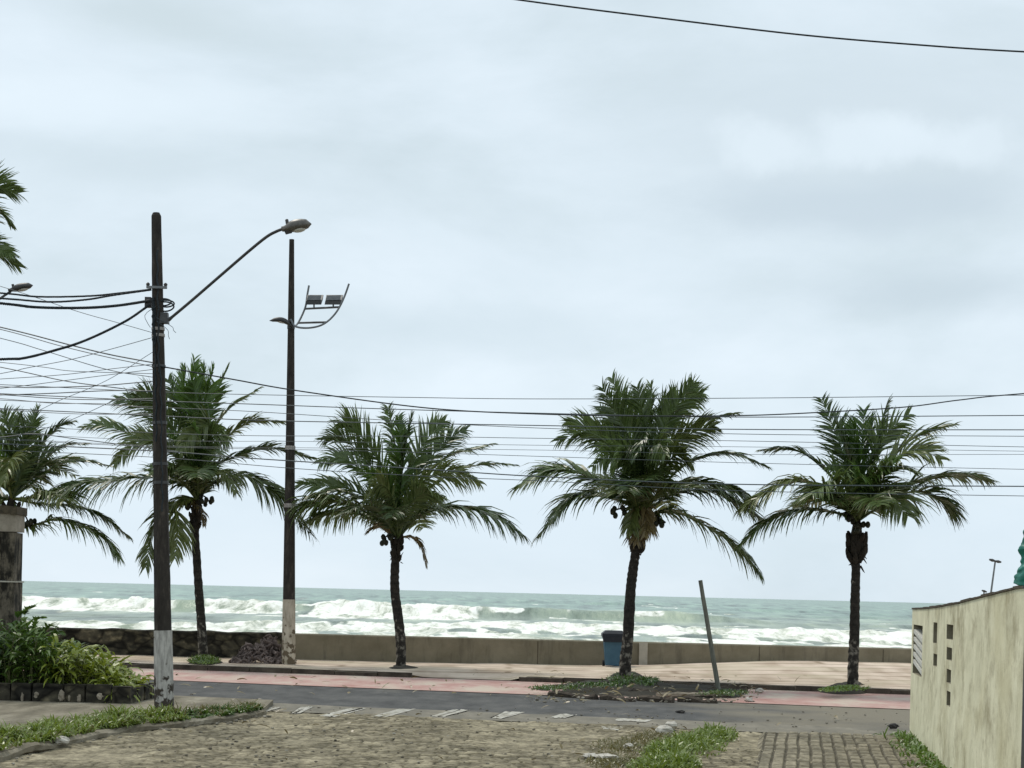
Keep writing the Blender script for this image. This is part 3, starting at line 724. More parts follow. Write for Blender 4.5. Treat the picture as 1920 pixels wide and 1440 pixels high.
# low edging wall of the shrub bed
t = thing('planter_wall', (-7.6, 26.9, .1), 'low dark edging wall with pale bits in front of the shrubs', 'planter wall')
mb = MB(); x = -12.0
while x < -6.05:
    L = random.uniform(.3, .55); L = min(L, -6.0 - x + .05)
    mb.box((x + L / 2, 26.95 + .25 * (x + 6) * -.05, .1 + .13), (L - .015, .2, .30 + random.uniform(-.05, .03)), random.uniform(-.04, .04), .93); x += L
x = 27.1
while x < 28.8:
    mb.box((-6.05 + .06 * (x - 27), x, .21), (.18, .38, .26 + random.uniform(-.04, .03)), random.uniform(-.05, .05), .93); x += .4
mb.build('edging', M['stonewall'], t)
for i, (px, py, rz_) in enumerate(((40, 1308, .07), (66, 1303, .05), (113, 1304, .09), (128, 1312, .05), (147, 1310, .06), (186, 1306, .05))):
    q = P(px, py, 26.8); st = MB(); st.ellipsoid((q.x, 26.86, max(.16, q.z)), (.022 + .014 * (i % 3), .03, rz_), 7, 6, .3)
    st.build('pale_stone', M['kerb'], t)

# ================================================================ POLES AND LAMPS
def lamp_head(parent, pts, w, h, shellmat=None):
    """shell lofted along pts (3D) with half widths w and half heights h; glass bowl under the outer half; photocell on top"""
    m = MB(); vs = []; fs = []; n = 12; K = 14
    path = spline(pts, K)
    ts = [i / K for i in range(K + 1)]
    ax = (Vector(pts[-1]) - Vector(pts[0])).normalized()
    side = Vector((-ax.y, ax.x, 0)).normalized() if abs(ax.z) < .95 else Vector((0, 1, 0)); up = ax.cross(side) * -1
    if up.z < 0: up = -up
    prof = lambda t: .42 + .25 * sm(t / .35) + .33 * math.sin(min(1, max(0, (t - .15) / .75)) * math.pi) if t < .9 else .42 * (1 - (t - .9) / .1) ** .5 + .04
    for p, t_ in zip(path, ts):
        k = max(.06, prof(t_))
        for j in range(n):
            an = 2 * math.pi * j / n
            vs.append(p + side * math.cos(an) * w * k + up * (math.sin(an) * h * k * (1.0 if math.sin(an) > 0 else .55)))
    for i in range(K):
        for j in range(n): fs.append((i * n + j, i * n + (j + 1) % n, (i + 1) * n + (j + 1) % n, (i + 1) * n + j))
    fs.append(tuple(range(n - 1, -1, -1))); fs.append(tuple(K * n + j for j in range(n)))
    m.add(vs, fs); sh = m.build('lamp_head', shellmat or M['lamp_shell'], parent, smooth=True)
    g = MB(); c = path[int(K * .64)] - up * h * .32
    from mathutils import Matrix
    A = Matrix((ax, side, up)).transposed()
    g.ellipsoid(c, ((Vector(pts[-1]) - Vector(pts[0])).length * .24, w * .7, h * .38), 12, 8, 0, A); g.build('lamp_glass', M['glass_pale'], sh, smooth=True)
    pc = MB(); c = path[int(K * .28)] + up * h * .6; pc.tube([c, c + up * h * .55, c + up * h * .62], [w * .2, w * .2, w * .12], 8); pc.build('photocell', M['metal_dark'], sh)
    return sh

YP = 25.3
base = P(308, 1332, YP); top = P(293, 399, YP)
t = thing('utility_pole', base, 'dark brown utility pole with whitewashed foot and a long street lamp arm', 'utility pole')
def pole_pt(py): 
    f = (1332 - py) / (1332 - 399); return base.lerp(top, f)
def pole_r(py):
    f = (1332 - py) / (1332 - 399); return .140 - .068 * f
mb = MB(); pys = [1345] + list(range(1325, 1182, -12)) + [1182]
mb.tube([pole_pt(y) for y in pys], [pole_r(y) * 1.03 + .004 for y in pys], 8, phase=R(22.5)); mb.build('painted_foot', M['whitewash'], t)
mb = MB(); pys = [1182] + list(range(1160, 410, -25)) + [405, 399]
rr = [pole_r(y) for y in pys]; rr[-1] *= .7
mb.tube([pole_pt(y) for y in pys], rr, 8, phase=R(22.5), jitter=.02); mb.build('shaft', M['pole'], t)
for y in (617, 629, 687, 793, 870, 905):
    mb = MB(); c = pole_pt(y); d = (top - base).normalized(); mb.tube([c - d * .022, c + d * .022], pole_r(y) * 1.12, 8, phase=R(22.5)); mb.build('clamp', M['strap'] if y in (617, 629) else M['metal_dark'], t)
c = pole_pt(541); mb = MB(); mb.box((c.x + .01, c.y - pole_r(541) - .02, c.z), (.30, .045, .035)); mb.build('cross_bracket', M['metal_grey'], t)
for s_ in (-1, 1):
    mb = MB(); q = Vector((c.x + .01 + s_ * .13, c.y - pole_r(541) - .02, c.z + .018)); mb.tube([q, q + Vector((0, 0, .03)), q + Vector((0, 0, .05))], [.022, .03, .012], 8); mb.build('insulator', M['metal_dark'], t)
mb = MB(); c = pole_pt(568); mb.box((c.x - pole_r(568) - .05, c.y - .02, c.z), (.09, .1, .15)); mb.build('anchor_block', M['metal_dark'], t)
for k, (dx, dz, rx, rz) in enumerate(((.14, .02, .11, .05), (.12, -.02, .12, .07), (.10, .05, .09, .05))):
    mb = MB(); c = pole_pt(572) + Vector((dx, -.03 + .03 * k, dz)); pts = [c + Vector((rx * math.cos(a), .02 * math.sin(2 * a), rz * math.sin(a))) for a in [i * 2 * math.pi / 20 for i in range(21)]]
    mb.tube(pts, .012, 5, cap=False); mb.build('cable_loop', M['cable'], t)
for (ya, yb, off, r_) in ((470, 700, .02, .014), (560, 830, -.03, .012), (690, 960, .045, .012), (560, 650, -.05, .02)):
    mb = MB(); pts = []
    for i in range(24):
        y = ya + (yb - ya) * i / 23; c = pole_pt(y); pts.append(c + Vector((off + .012 * math.sin(i * 1.7 + off * 90), -pole_r(y) * 1.02, 0)))
    mb.tube(pts, r_, 5); mb.build('riser_cable', M['cable'], t)
for (x, y, dx, dy) in ((272, 590, 10, 24), (322, 612, 8, 12), (314, 618, 4, 18)):
    mb = MB(); mb.tube(spline([pole_pt(y - 14) + Vector((0, -.12, 0)), P(x, y, YP - .1), P(x + dx * .4, y + dy * .6, YP - .1), P(x + dx, y + dy, YP - .1)], 8), .004, 4); mb.build('loose_wire', M['wire'], t)
mb = MB(); c = pole_pt(598); mb.box((c.x + .10, c.y - .02, c.z + .01), (.13, .12, .16), 0, .8); mb.build('arm_bracket', M['metal_dark'], t)
arm = [P(316, 600, YP - .05), P(360, 563, YP - .2), P(420, 511, YP - .4), P(470, 468, YP - .6), P(500, 444, YP - .7), P(518, 434, YP - .75), P(534, 428, YP - .8)]
mb = MB(); mb.tube(spline(arm, 36), [.030] + [.022] * 35 + [.020], 8); mb.build('lamp_arm', M['metal_dark'], t)
lamp_head(t, [P(529, 431, YP - .8), P(556, 426, YP - .82), P(584, 420, YP - .84)], .12, .115)
mb = MB(); mb.hull8([P(532, 432, YP - .86), P(546, 430, YP - .86), P(546, 430, YP - .74), P(532, 432, YP - .74)], [P(536, 440, YP - .84), P(548, 437, YP - .84), P(548, 437, YP - .76), P(536, 440, YP - .76)]); mb.build('ballast_box', M['metal_dark'], t)

# tall floodlight pole by the beach
YF = 41.4
base = P(541, 1247, YF); top = P(547, 449, YF)
t = thing('floodlight_pole', base, 'tall dark pole with twin floodlights on a curved frame and a cream painted foot', 'floodlight pole')
fp = lambda y: base.lerp(top, (1247 - y) / (1247 - 449)); fr = lambda y: .165 - .105 * (1247 - y) / (1247 - 449)
pys = [1252, 1240, 1220, 1190, 1160, 1124]; mb = MB(); mb.tube([fp(y) for y in pys], [fr(y) * 1.03 for y in pys], 12); mb.build('painted_foot', M['creamwash'], t, smooth=False)
pys = [1124] + list(range(1100, 455, -30)) + [449]; mb = MB(); mb.tube([fp(y) for y in pys], [fr(y) for y in pys], 12); mb.build('shaft', M['pole'], t)
for y in (613, 840, 948): mb = MB(); c = fp(y); mb.tube([c - Vector((0, 0, .05)), c + Vector((0, 0, .05))], fr(y) * 1.15, 12); mb.build('collar', M['strap'] if y != 613 else M['metal_dark'], t)
C4 = lambda x, y, d=0: P(420 + x / 4.8, 380 + y / 4.8, YF + d)
mb = MB(); mb.tube(spline([C4(600, 1050, -.1), C4(640, 1112, -.15), C4(740, 1128, -.25), C4(850, 1112, -.3), C4(930, 1070, -.3), C4(1000, 1000, -.3), C4(1050, 920, -.3), C4(1090, 830, -.3), C4(1125, 730, -.3)], 40), .026, 6); mb.build('frame_rail', M['metal_grey'], t)
mb = MB(); mb.tube(spline([C4(640, 1112, .12), C4(665, 1085, .5), C4(700, 1020, .6), C4(735, 930, .6), C4(750, 830, .6), C4(765, 745, .6)], 24), .024, 6); mb.build('frame_rail', M['metal_grey'], t)
for (a, b) in (((668, 1082, .52), (912, 1076, -.3)), ((730, 955, .6), (1036, 940, -.3))):
    mb = MB(); mb.tube([C4(*a), C4(*b)], .026, 6); mb.build('crossbar', M['metal_dark'], t)
for (x0, x1, d) in ((735, 885, .35), (905, 1062, -.05)):
    fl = MB(); yf, yb = d - .12, d + .14
    fl.hull8([C4(x0, 918, yf), C4(x1 - 10, 918, yf), C4(x1 + 4, 878, yb), C4(x0 + 10, 878, yb)], [C4(x0 + 6, 884, yf), C4(x1 - 8, 880, yf), C4(x1 + 12, 830, yb), C4(x0 + 16, 830, yb)])
    fb = fl.build('floodlight', M['metal_dark'], t)
    lm = MB(); lm.hull8([C4(x0 + 10, 878, yf - .012), C4(x1 - 16, 876, yf - .012), C4(x1 - 16, 876, yf + .05), C4(x0 + 10, 878, yf + .05)], [C4(x0 + 22, 836, yf - .0), C4(x1 - 8, 832, yf - .0), C4(x1 - 8, 832, yf + .05), C4(x0 + 22, 836, yf + .05)])
    lm.build('lamp_glass', M['metal_grey'], fb)
    br = MB(); br.tube([C4((x0 + x1) / 2, 950, d), C4((x0 + x1) / 2, 905, d)], .02, 6); br.build('yoke', M['metal_grey'], fb)
lamp_head(t, [C4(612, 1120, -.1), C4(560, 1078, -.15), C4(490, 1058, -.2), C4(408, 1063, -.25)], .10, .085, M['metal_dark'])

# neighbouring pole just outside the left edge carries the lamp that reaches in
YL = 30.0
bx = P(-70, 1300, YL); base = Vector((bx.x, YL, .1)); topz = P(-70, 430, YL).z
t = thing('utility_pole', base, 'street lamp on a short arm reaching in at the left edge, just above the cables', 'street lamp')
mb = MB(); mb.tube([base + Vector((0, 0, z)) for z in (-.1, 2, 4, 6, topz)], [.15, .14, .12, .1, .08], 8); mb.build('shaft', M['pole'], t)
C8 = lambda x, y: P(x / 5.14, 300 + y / 5.14, YL)
mb = MB(); mb.tube(spline([P(-68, 610, YL), P(-30, 580, YL), C8(0, 1335), C8(60, 1295), C8(105, 1265)], 20), .022, 6); mb.build('lamp_arm', M['metal_dark'], t)
lamp_head(t, [C8(85, 1262), C8(200, 1236), C8(318, 1208)], .12, .085, M['metal_dark'])

# far lamps above the right wall
def far_lamp(pxt, pyt, pxb, pyb, Yd, label, arm_px, heads):
    topp = P(pxt, pyt, Yd); q = P(pxb, pyb, Yd); d = q - topp
    b = topp + d * ((topp.z + .4) / -d.z if abs(d.z) > 1e-6 else 1)
    t = thing('street_lamp', b, label, 'street lamp', 'far lamps on the beach')
    m = MB(); m.tube([b, b.lerp(topp, .5), topp], [.05, .04, .03], 8); m.build('post', M['metal_grey'], t)
    for (xa, ya, xb, yb) in heads:
        m = MB(); a, b2 = P(xa, ya, Yd), P(xb, yb, Yd); mid = (a + b2) / 2
        m.tube([a, mid, b2], [.03, .055, .03], 8, flat=1.8); m.build('lamp_head', M['metal_dark'], t)
far_lamp(1866, 1053, 1858, 1112, 60, 'small far grey lamp post with a two armed head above the cream wall', 0, [(1855, 1049, 1866, 1052), (1866, 1052, 1877, 1054)])
far_lamp(1845, 1109, 1844, 1125, 75, 'tip of a farther lamp barely showing above the cream wall', 0, [(1841, 1107, 1850, 1110)])

# leaning wooden post
b = P(1347, 1292, 35.3); tpx = P(1313, 1088, 35.3)
mb = MB(); mb.tube([b.lerp(tpx, i / 12) for i in range(13)], [.052 - .010 * i / 12 for i in range(13)], 8, jitter=.05)
tag(mb.build('leaning_post', M['wood'], origin=b), 'thin bare leaning wooden post stuck in the soil bed', 'post')

# blue wheeled bin
bc = P(1149, 1250, 44.0); bz = .13
t = thing('wheelie_bin', (bc.x, bc.y, bz), 'blue wheeled rubbish bin with black lid behind the central right palm', 'rubbish bin')
mb = MB(); w0, w1, d0, d1 = .40, .52, .42, .54
def rect(w, d, z, dy=0): return [(bc.x - w / 2, bc.y - d / 2 + dy, z), (bc.x + w / 2, bc.y - d / 2 + dy, z), (bc.x + w / 2, bc.y + d / 2 + dy, z), (bc.x - w / 2, bc.y + d / 2 + dy, z)]
mb.hull8(rect(w0, d0, bz + .05), rect(w1, d1, bz + .78)); mb.hull8(rect(w1 + .05, d1 + .05, bz + .75), rect(w1 + .06, d1 + .06, bz + .80)); mb.build('body', M['bin'], t)
mb = MB(); mb.hull8(rect(w1 + .10, d1 + .10, bz + .80), rect(w1 + .09, d1 + .09, bz + .87)); mb.hull8(rect(w1 + .09, d1 + .09, bz + .87), rect(w1 - .1, d1 - .1, bz + .95))
mb.hull8([(bc.x - .28, bc.y - .33, bz + .66), (bc.x + .28, bc.y - .33, bz + .66), (bc.x + .28, bc.y - .29, bz + .66), (bc.x - .28, bc.y - .29, bz + .66)], [(bc.x - .3, bc.y - .33, bz + .80), (bc.x + .3, bc.y - .33, bz + .80), (bc.x + .3, bc.y - .28, bz + .80), (bc.x - .3, bc.y - .28, bz + .80)])
mb.build('lid', M['bin_lid'], t)
for s_ in (-1, 1):
    mb = MB(); mb.tube([(bc.x + s_ * .20, bc.y + .2, bz + .09), (bc.x + s_ * .26, bc.y + .2, bz + .09)], .09, 14); mb.build('wheel', M['rubber'], t)
mb = MB(); mb.tube([(bc.x - .22, bc.y + .34, bz + .84), (bc.x + .22, bc.y + .34, bz + .84)], .018, 8); mb.build('handle', M['bin_lid'], t)

# pile of dry debris at the foot of the floodlight pole
c = P(494, 1247, 41.9); mb = MB(); rng = random.Random(5)
for i in range(420):
    a = rng.uniform(-1, 1); bq = rng.uniform(-1, 1)
    hx = .62 * (1 - abs(a) ** 1.7) * (1 - abs(bq) ** 2) * (1.0 + .15 * math.sin(a * 7))
    z = .12 + hx * rng.uniform(.3, 1.0)
    p = Vector((c.x + a * .72, c.y + bq * .6, z)); dirv = Vector((rng.uniform(-1, 1), rng.uniform(-1, 1), rng.uniform(-.7, .7))).normalized(); L = rng.uniform(.05, .17)
    bend = Vector((rng.uniform(-1, 1), rng.uniform(-1, 1), rng.uniform(-1, 1))) * L * .45
    r0 = rng.uniform(.018, .042)
    mb.tube(spline([p - dirv * L, p + bend, p + dirv * L], 4), [r0 * .5, r0, r0 * 1.1, r0, r0 * .4], 5, flat=rng.uniform(.4, 1))
tag(mb.build('debris_pile', M['husk'], origin=(c.x, c.y, .12)), 'heap of dry brown debris against the stone wall beside the floodlight pole', 'debris pile')

# loose stones
def stone(px, py, z, r, mat, label, seed, flat=.6):
    q = G(px, py, z); m = MB(); random.seed(seed); m.ellipsoid((q.x, q.y, z + r * flat * .7), (r, r * 1.0, r * flat), 9, 6, .22)
    tag(m.build('stone', mat, origin=(q.x, q.y, z)), label, 'stone')
stone(1675, 1365, .05, .085, M['stone_dark'], 'lone dark stone on the pavers near the cream wall foot', 1, .5)
stone(1258, 1366, .04, .10, M['stone_pale'], 'pale rubble lump at the top edge of the central grass clump', 2)
stone(1246, 1377, .04, .13, M['stone_pale'], 'largest pale rubble lump at the left of the central grass clump', 3)
stone(1424, 1298, .03, .09, M['stone_pale'], 'white stone at the right tip of the soil bed', 4)
stone(1404, 1315, .02, .08, M['stone_pale'], 'pale stone on the road edge by the soil bed tip', 5)
stone(1178, 1402, .04, .06, M['stone_pale'], 'small pale stone left of the central grass clump', 6)
stone(1138, 1424, .04, .14, M['stone_pale'], 'flat pale stone low on the cobbles left of the grass', 7, .3)
stone(1108, 1420, .04, .10, M['stone_pale'], 'flat pale stone farthest left of the central grass clump', 8, .3)
stone(116, 1394, .06, .09, M['stone_pale'], 'pale stone at the kerb of the left grass verge', 9)
stone(355, 1337, .11, .07, M['stone_pale'], 'pale stone among the weeds right of the utility pole', 10)
stone(383, 1337, .11, .08, M['stone_pale'], 'flat white stone in the weeds, second right of the utility pole', 11, .4)
stone(1276, 1337, .0, .09, M['stone_dark'], 'dark lump lying on the asphalt in front of the soil bed', 12, .35)
random.seed(11)

# ================================================================ PALMS
UPV = Vector((0, 0, 1))
def make_frond(parent, pts, mat, lmax=.78, droop=.42, roll=0.0, seed=0, dens=1.0, fwd=.55, r0=.035, name='frond', start=.14):
    rng = random.Random(seed)
    K = 30; path = spline(pts, K)
    L = sum((path[i + 1] - path[i]).length for i in range(K))
    mb = MB(); mb.tube(path, [r0 * (1 - .88 * (i / K)) for i in range(K + 1)], 5, flat=.75)
    lmax *= 1.15; droop *= .56; n = int(L / .036 * dens)
    chord = (path[K // 2] - path[0]).normalized()
    if roll is None: roll = rng.uniform(-.4, .4) if abs(chord.z) < .72 else rng.choice((-1, 1)) * rng.uniform(.7, 1.35)
    gapc = [rng.uniform(.2, .95) for _ in range(3)]
    wk = 1.0
    if abs(chord.z) > .62: lmax *= .82; fwd += .3; n = int(n * .78)
    elif droop > .22: lmax *= 1.3; wk = 1.25
    for side in (-1, 1):
        for i in range(n):
            t = start + (1 - start) * (i + rng.random() * .7) / n
            if any(abs(t - g) < .009 for g in gapc): continue
            fi = t * K; k = min(int(fi), K - 1); p = path[k].lerp(path[k + 1], fi - k)
            tg = (path[min(k + 1, K)] - path[max(k - 1, 0)]).normalized()
            ref = UPV if abs(tg.z) < .96 else Vector((0, -1, 0))
            sv = tg.cross(ref).normalized(); upv = sv.cross(tg).normalized()
            ca, sa = math.cos(roll), math.sin(roll)
            sv2 = sv * ca + upv * sa; up2 = upv * ca - sv * sa
            prof = (.42 + .58 * sm((t - start) / .28)) * (1 - .62 * sm((t - .62) / .38))
            l = lmax * prof * rng.uniform(.78, 1.08)
            d = (sv2 * side * rng.uniform(.75, 1.0) + tg * (fwd + .45 * t) * rng.uniform(.8, 1.25) + up2 * rng.uniform(.12, .42))
            d.normalize()
            wv = (tg * .8 + up2 * rng.uniform(-.5, .5)); wv = (wv - d * wv.dot(d)).normalized()
            w = wk * rng.uniform(.019, .031) * (1 if t < .8 else .8)
            q = p.copy(); vs = []; S = 4; g = droop * rng.uniform(.6, 1.5)
            ws = [.55, 1.0, .85, .5, .06]
            for s_ in range(S + 1):
                vs += [q + wv * w * ws[s_], q - wv * w * ws[s_]]
                d = (d + Vector((.03, 0, -1)) * g * (.35 + .32 * s_)).normalized()
                q = q + d * (l / S)
            mb.add(vs, [(2 * s_, 2 * s_ + 1, 2 * s_ + 3, 2 * s_ + 2) for s_ in range(S)])
    return mb.build(name, mat, parent)

def palm(label, trunk_px, Y, rad_px, crown_px, fronds, nuts=(), sheath=(22, 46), fill=12, fill_len=2.3, seed=1, dry=(), tilt=0.0):
    rng = random.Random(seed)
    S = Y / F
    pts = [P(x, y, Y + tilt * (trunk_px[0][1] - y) * S) for x, y in trunk_px]
    t = thing('palm_tree', pts[0], label, 'palm tree', 'coconut palms along the promenade')
    path = spline([pts[0] - Vector((0, 0, .15))] + pts, 44)
    rs = []
    for i in range(45):
        f = i / 44; r = (rad_px[0] + (rad_px[1] - rad_px[0]) * f) * S
        r *= 1 + .55 * max(0, 1 - f / .09) ** 1.5
        rs.append(r * (1 + (.05 if i % 2 else -.03)))
    mb = MB(); mb.tube(path, rs, 12, jitter=.05); mb.build('trunk', M['trunk'], t, smooth=True)
    C = P(crown_px[0], crown_px[1], Y)
    # fibrous leaf bases
    mb = MB(); top = path[-1]; w_, h_ = sheath[0] * S, sheath[1] * S
    for i in range(26):
        an = rng.uniform(0, 2 * math.pi); z0 = rng.uniform(-.75, .35) * h_
        k = 1 - max(0, z0 / h_) * .3
        p0 = top + Vector((math.cos(an) * w_ * .35, math.sin(an) * w_ * .35, z0))
        p2 = p0 + Vector((math.cos(an) * w_ * .75 * k, math.sin(an) * w_ * .75 * k, h_ * rng.uniform(.3, .65)))
        mid = (p0 + p2) / 2 + Vector((math.cos(an), math.sin(an), 0)) * w_ * .18
        mb.tube(spline([p0, mid, p2], 5), [w_ * .30, w_ * .36, w_ * .3, w_ * .26, w_ * .2, w_ * .12], 6, jitter=.15)
    for i in range(14):   # ragged stubs
        an = rng.uniform(0, 2 * math.pi); p0 = top + Vector((math.cos(an) * w_ * .7, math.sin(an) * w_ * .7, rng.uniform(-.9, .1) * h_))
        mb.tube([p0, p0 + Vector((math.cos(an) * w_ * .45, math.sin(an) * w_ * .45, rng.uniform(-.3, .25) * h_))], [w_ * .12, w_ * .03], 5)
    mb.tube([top, top.lerp(C, .5), C + Vector((0, 0, h_ * .25))], [w_ * .75, w_ * .62, w_ * .3], 10, jitter=.12)
    mb.ellipsoid(top + Vector((0, 0, h_ * .05)), (w_ * .72, w_ * .72, h_ * .62), 10, 7, .08)
    mb.build('leaf_sheath', M['sheath'], t)
    sd = seed * 100
    for fr in fronds:
        pp, dy, kind = fr[0], fr[1], fr[2]; kw = fr[3] if len(fr) > 3 else {}
        m = {'g': 'frond', 'y': 'frond_young', 'o': 'frond_old', 'd': 'frond_dry'}[kind]
        p3 = []
        allp = [crown_px] + list(pp); nseg = len(allp) - 1
        for i, (x, y) in enumerate(allp): p3.append(P(x, y, Y + dy * (i / nseg) ** 1.1 + (rng.uniform(-.05, .05))))
        sd += 1; make_frond(t, p3, M[m], seed=sd, roll=kw.get('roll', rng.uniform(-.3, .3) if kw.get('l', 1) <= .72 else None), lmax=kw.get('l', .8), droop=kw.get('droop', .42), fwd=kw.get('fwd', .62), start=kw.get('start', .16))
    # fronds towards and away from the viewer
    for i in range(fill):
        az = rng.choice((-1, 1)) * math.pi / 2 + rng.uniform(-.75, .75); el = R(rng.uniform(32, 82) if i % 3 else rng.uniform(24, 50)); L = fill_len * rng.uniform(.8, 1.1)
        dh = Vector((math.cos(az), math.sin(az), 0)); 
        p1 = C + (dh * math.cos(el) + UPV * math.sin(el)) * L * .5
        el2 = max(R(-12), el - R(rng.uniform(25, 60))); p2 = p1 + (dh * math.cos(el2) + UPV * math.sin(el2)) * L * .5
        sd += 1; make_frond(t, [C, p1, p2], M['frond' if rng.random() < .6 else ('frond_old' if el < 1.0 else 'frond_young')], seed=sd, roll=None, lmax=.72, droop=.38 if el > .9 else .3)
    for (x, y, dy) in nuts:
        for k in range(8):
            c = P(x, y, Y + dy).lerp(C, .22) + Vector((rng.uniform(-.15, .15), rng.uniform(-.14, .14), rng.uniform(-.10, .10)))
            mb = MB(); mb.ellipsoid(c, (.058, .058, .074), 9, 7, .08); mb.build('coconut', M['coconut'], t, smooth=True)
        mb = MB(); mb.tube(spline([C, (C + P(x, y, Y + dy)) / 2 + Vector((0, 0, .12)), P(x, y, Y + dy)], 8), .02, 5); mb.build('fruit_stalk', M['sheath'], t)
    return t
def conv(ox, oy, s): return lambda *pts: [(ox + x / s, oy + y / s) for x, y in pts]

c = conv(480, 700, 2.4)
palm('middle palm with spreading dark crown, standing alone right of the floodlight pole', [(751, 1252), (752, 1215), (747, 1160), (741, 1117), (740, 1080), (742, 1046), (744, 1030)], 41.6, (10, 7.5), (746, 1010), [
    (c((740, 640), (880, 605), (1040, 630), (1195, 725)), -.5, 'g', {'l': .9, 'droop': .7}),
    (c((740, 560), (900, 440), (1050, 408), (1168, 412)), .5, 'g', {'l': .55}),
    (c((720, 520), (850, 385), (960, 345), (1065, 318)), .8, 'g', {'l': .6}),
    (c((690, 520), (770, 400), (860, 300), (945, 255)), .9, 'g'),
    (c((680, 500), (720, 380), (790, 270), (850, 215)), .5, 'g'),
    (c((655, 480), (670, 330), (705, 185)), -.3, 'g'), (c((640, 480), (625, 330), (592, 150)), .4, 'g'), (c((650, 500), (650, 350), (640, 200)), -.6, 'y'),
    (c((600, 480), (520, 345), (430, 235), (370, 225)), .2, 'g', {'l': .85}), (c((590, 520), (500, 400), (390, 290), (295, 300)), -.2, 'g'),
    (c((580, 560), (480, 440), (380, 380), (288, 405)), -.7, 'g'), (c((560, 600), (420, 520), (290, 505), (190, 500)), .3, 'g', {'roll': .9}),
    (c((560, 620), (420, 540), (300, 535), (185, 570)), -.5, 'o', {'droop': .6}), (c((540, 650), (400, 585), (290, 580), (185, 605)), -.2, 'g', {'l': .95, 'droop': .8}),
    (c((700, 540), (800, 462), (900, 450), (1010, 495)), -1.6, 'o', {'droop': .65}), (c((610, 560), (560, 500), (500, 540)), -1.8, 'o', {'droop': .6}),
    (c((690, 600), (760, 540), (850, 560)), -1.7, 'g', {'droop': .6}), (c((690, 735), (735, 765), (768, 870)), -.2, 'd', {'l': .3, 'droop': .8}),
    (c((560, 690), (500, 715)), -.3, 'd', {'l': .25}), (c((480, 640), (380, 625), (250, 660)), .8, 'g', {'droop': .7})],
    nuts=[(717, 1012, -.3)], sheath=(11, 34), fill=10, seed=3)

c = conv(960, 680, 2.77)
palm('full crowned palm with a whitish trunk foot in front of the blue bin', [(1172, 1268), (1173, 1235), (1177, 1200), (1182, 1113), (1186, 1075), (1191, 1041), (1195, 1010)], 38.4, (12, 8), (1199, 970), [
    (c((740, 785), (860, 780), (1060, 880), (1190, 985), (1272, 1080)), -.4, 'g', {'l': .8, 'droop': .75}),
    (c((800, 650), (960, 628), (1120, 650), (1225, 705)), -.6, 'o', {'l': .85, 'droop': .7}), (c((820, 690), (1000, 660), (1150, 720), (1280, 802)), .7, 'g', {'droop': .6}),
    (c((850, 570), (1000, 490), (1150, 478), (1325, 540)), .3, 'g', {'l': .75}),
    (c((790, 520), (900, 370), (1010, 300), (1175, 262)), .3, 'g', {'l': .6}), (c((770, 500), (860, 410), (970, 350), (1050, 330)), -.6, 'o'),
    (c((750, 480), (830, 300), (910, 200), (990, 160)), .4, 'g'), (c((740, 480), (820, 280), (942, 105)), -.3, 'g'), (c((720, 450), (770, 280), (850, 150)), .6, 'g'),
    (c((700, 450), (715, 280), (720, 120)), .3, 'g'), (c((690, 450), (680, 280), (650, 130)), -.4, 'g'), (c((660, 450), (600, 280), (520, 85)), .4, 'g', {'l': .85}), (c((650, 480), (560, 300), (470, 130)), -.3, 'g'),
    (c((640, 500), (560, 360), (460, 240)), .8, 'g'), (c((640, 540), (520, 420), (400, 340), (285, 310)), .6, 'g'), (c((630, 560), (500, 420), (380, 360), (240, 405)), -.2, 'g'),
    (c((620, 570), (520, 480), (420, 540)), -1.6, 'g', {'droop': .6}),
    (c((580, 660), (430, 605), (300, 560), (170, 570), (30, 650)), .2, 'g', {'droop': .5, 'roll': .35}), (c((590, 730), (420, 690), (300, 720), (150, 890)), -.3, 'g', {'l': .75, 'droop': .65}),
    (c((670, 760), (655, 850), (648, 935)), -.4, 'd', {'l': .4, 'droop': .8}), (c((690, 740), (700, 830), (690, 900)), -.5, 'd', {'l': .35, 'droop': .8}), (c((640, 740), (620, 820), (625, 880)), -.5, 'o', {'l': .35, 'droop': .8}),
    (c((780, 560), (860, 480), (930, 520)), -1.7, 'o', {'droop': .6}), (c((650, 540), (600, 460), (520, 560)), -1.9, 'g', {'droop': .6}), (c((720, 520), (760, 420), (800, 480)), -2.0, 'g', {'droop': .6}),
    (c((690, 500), (680, 400), (650, 480)), -2.1, 'g', {'droop': .6}), (c((690, 640), (760, 590), (850, 640)), -1.5, 'g', {'droop': .7})],
    nuts=[(1148, 957, -.2), (1248, 980, -.2), (1232, 975, .2)], sheath=(13, 36), fill=16, fill_len=2.4, seed=5)

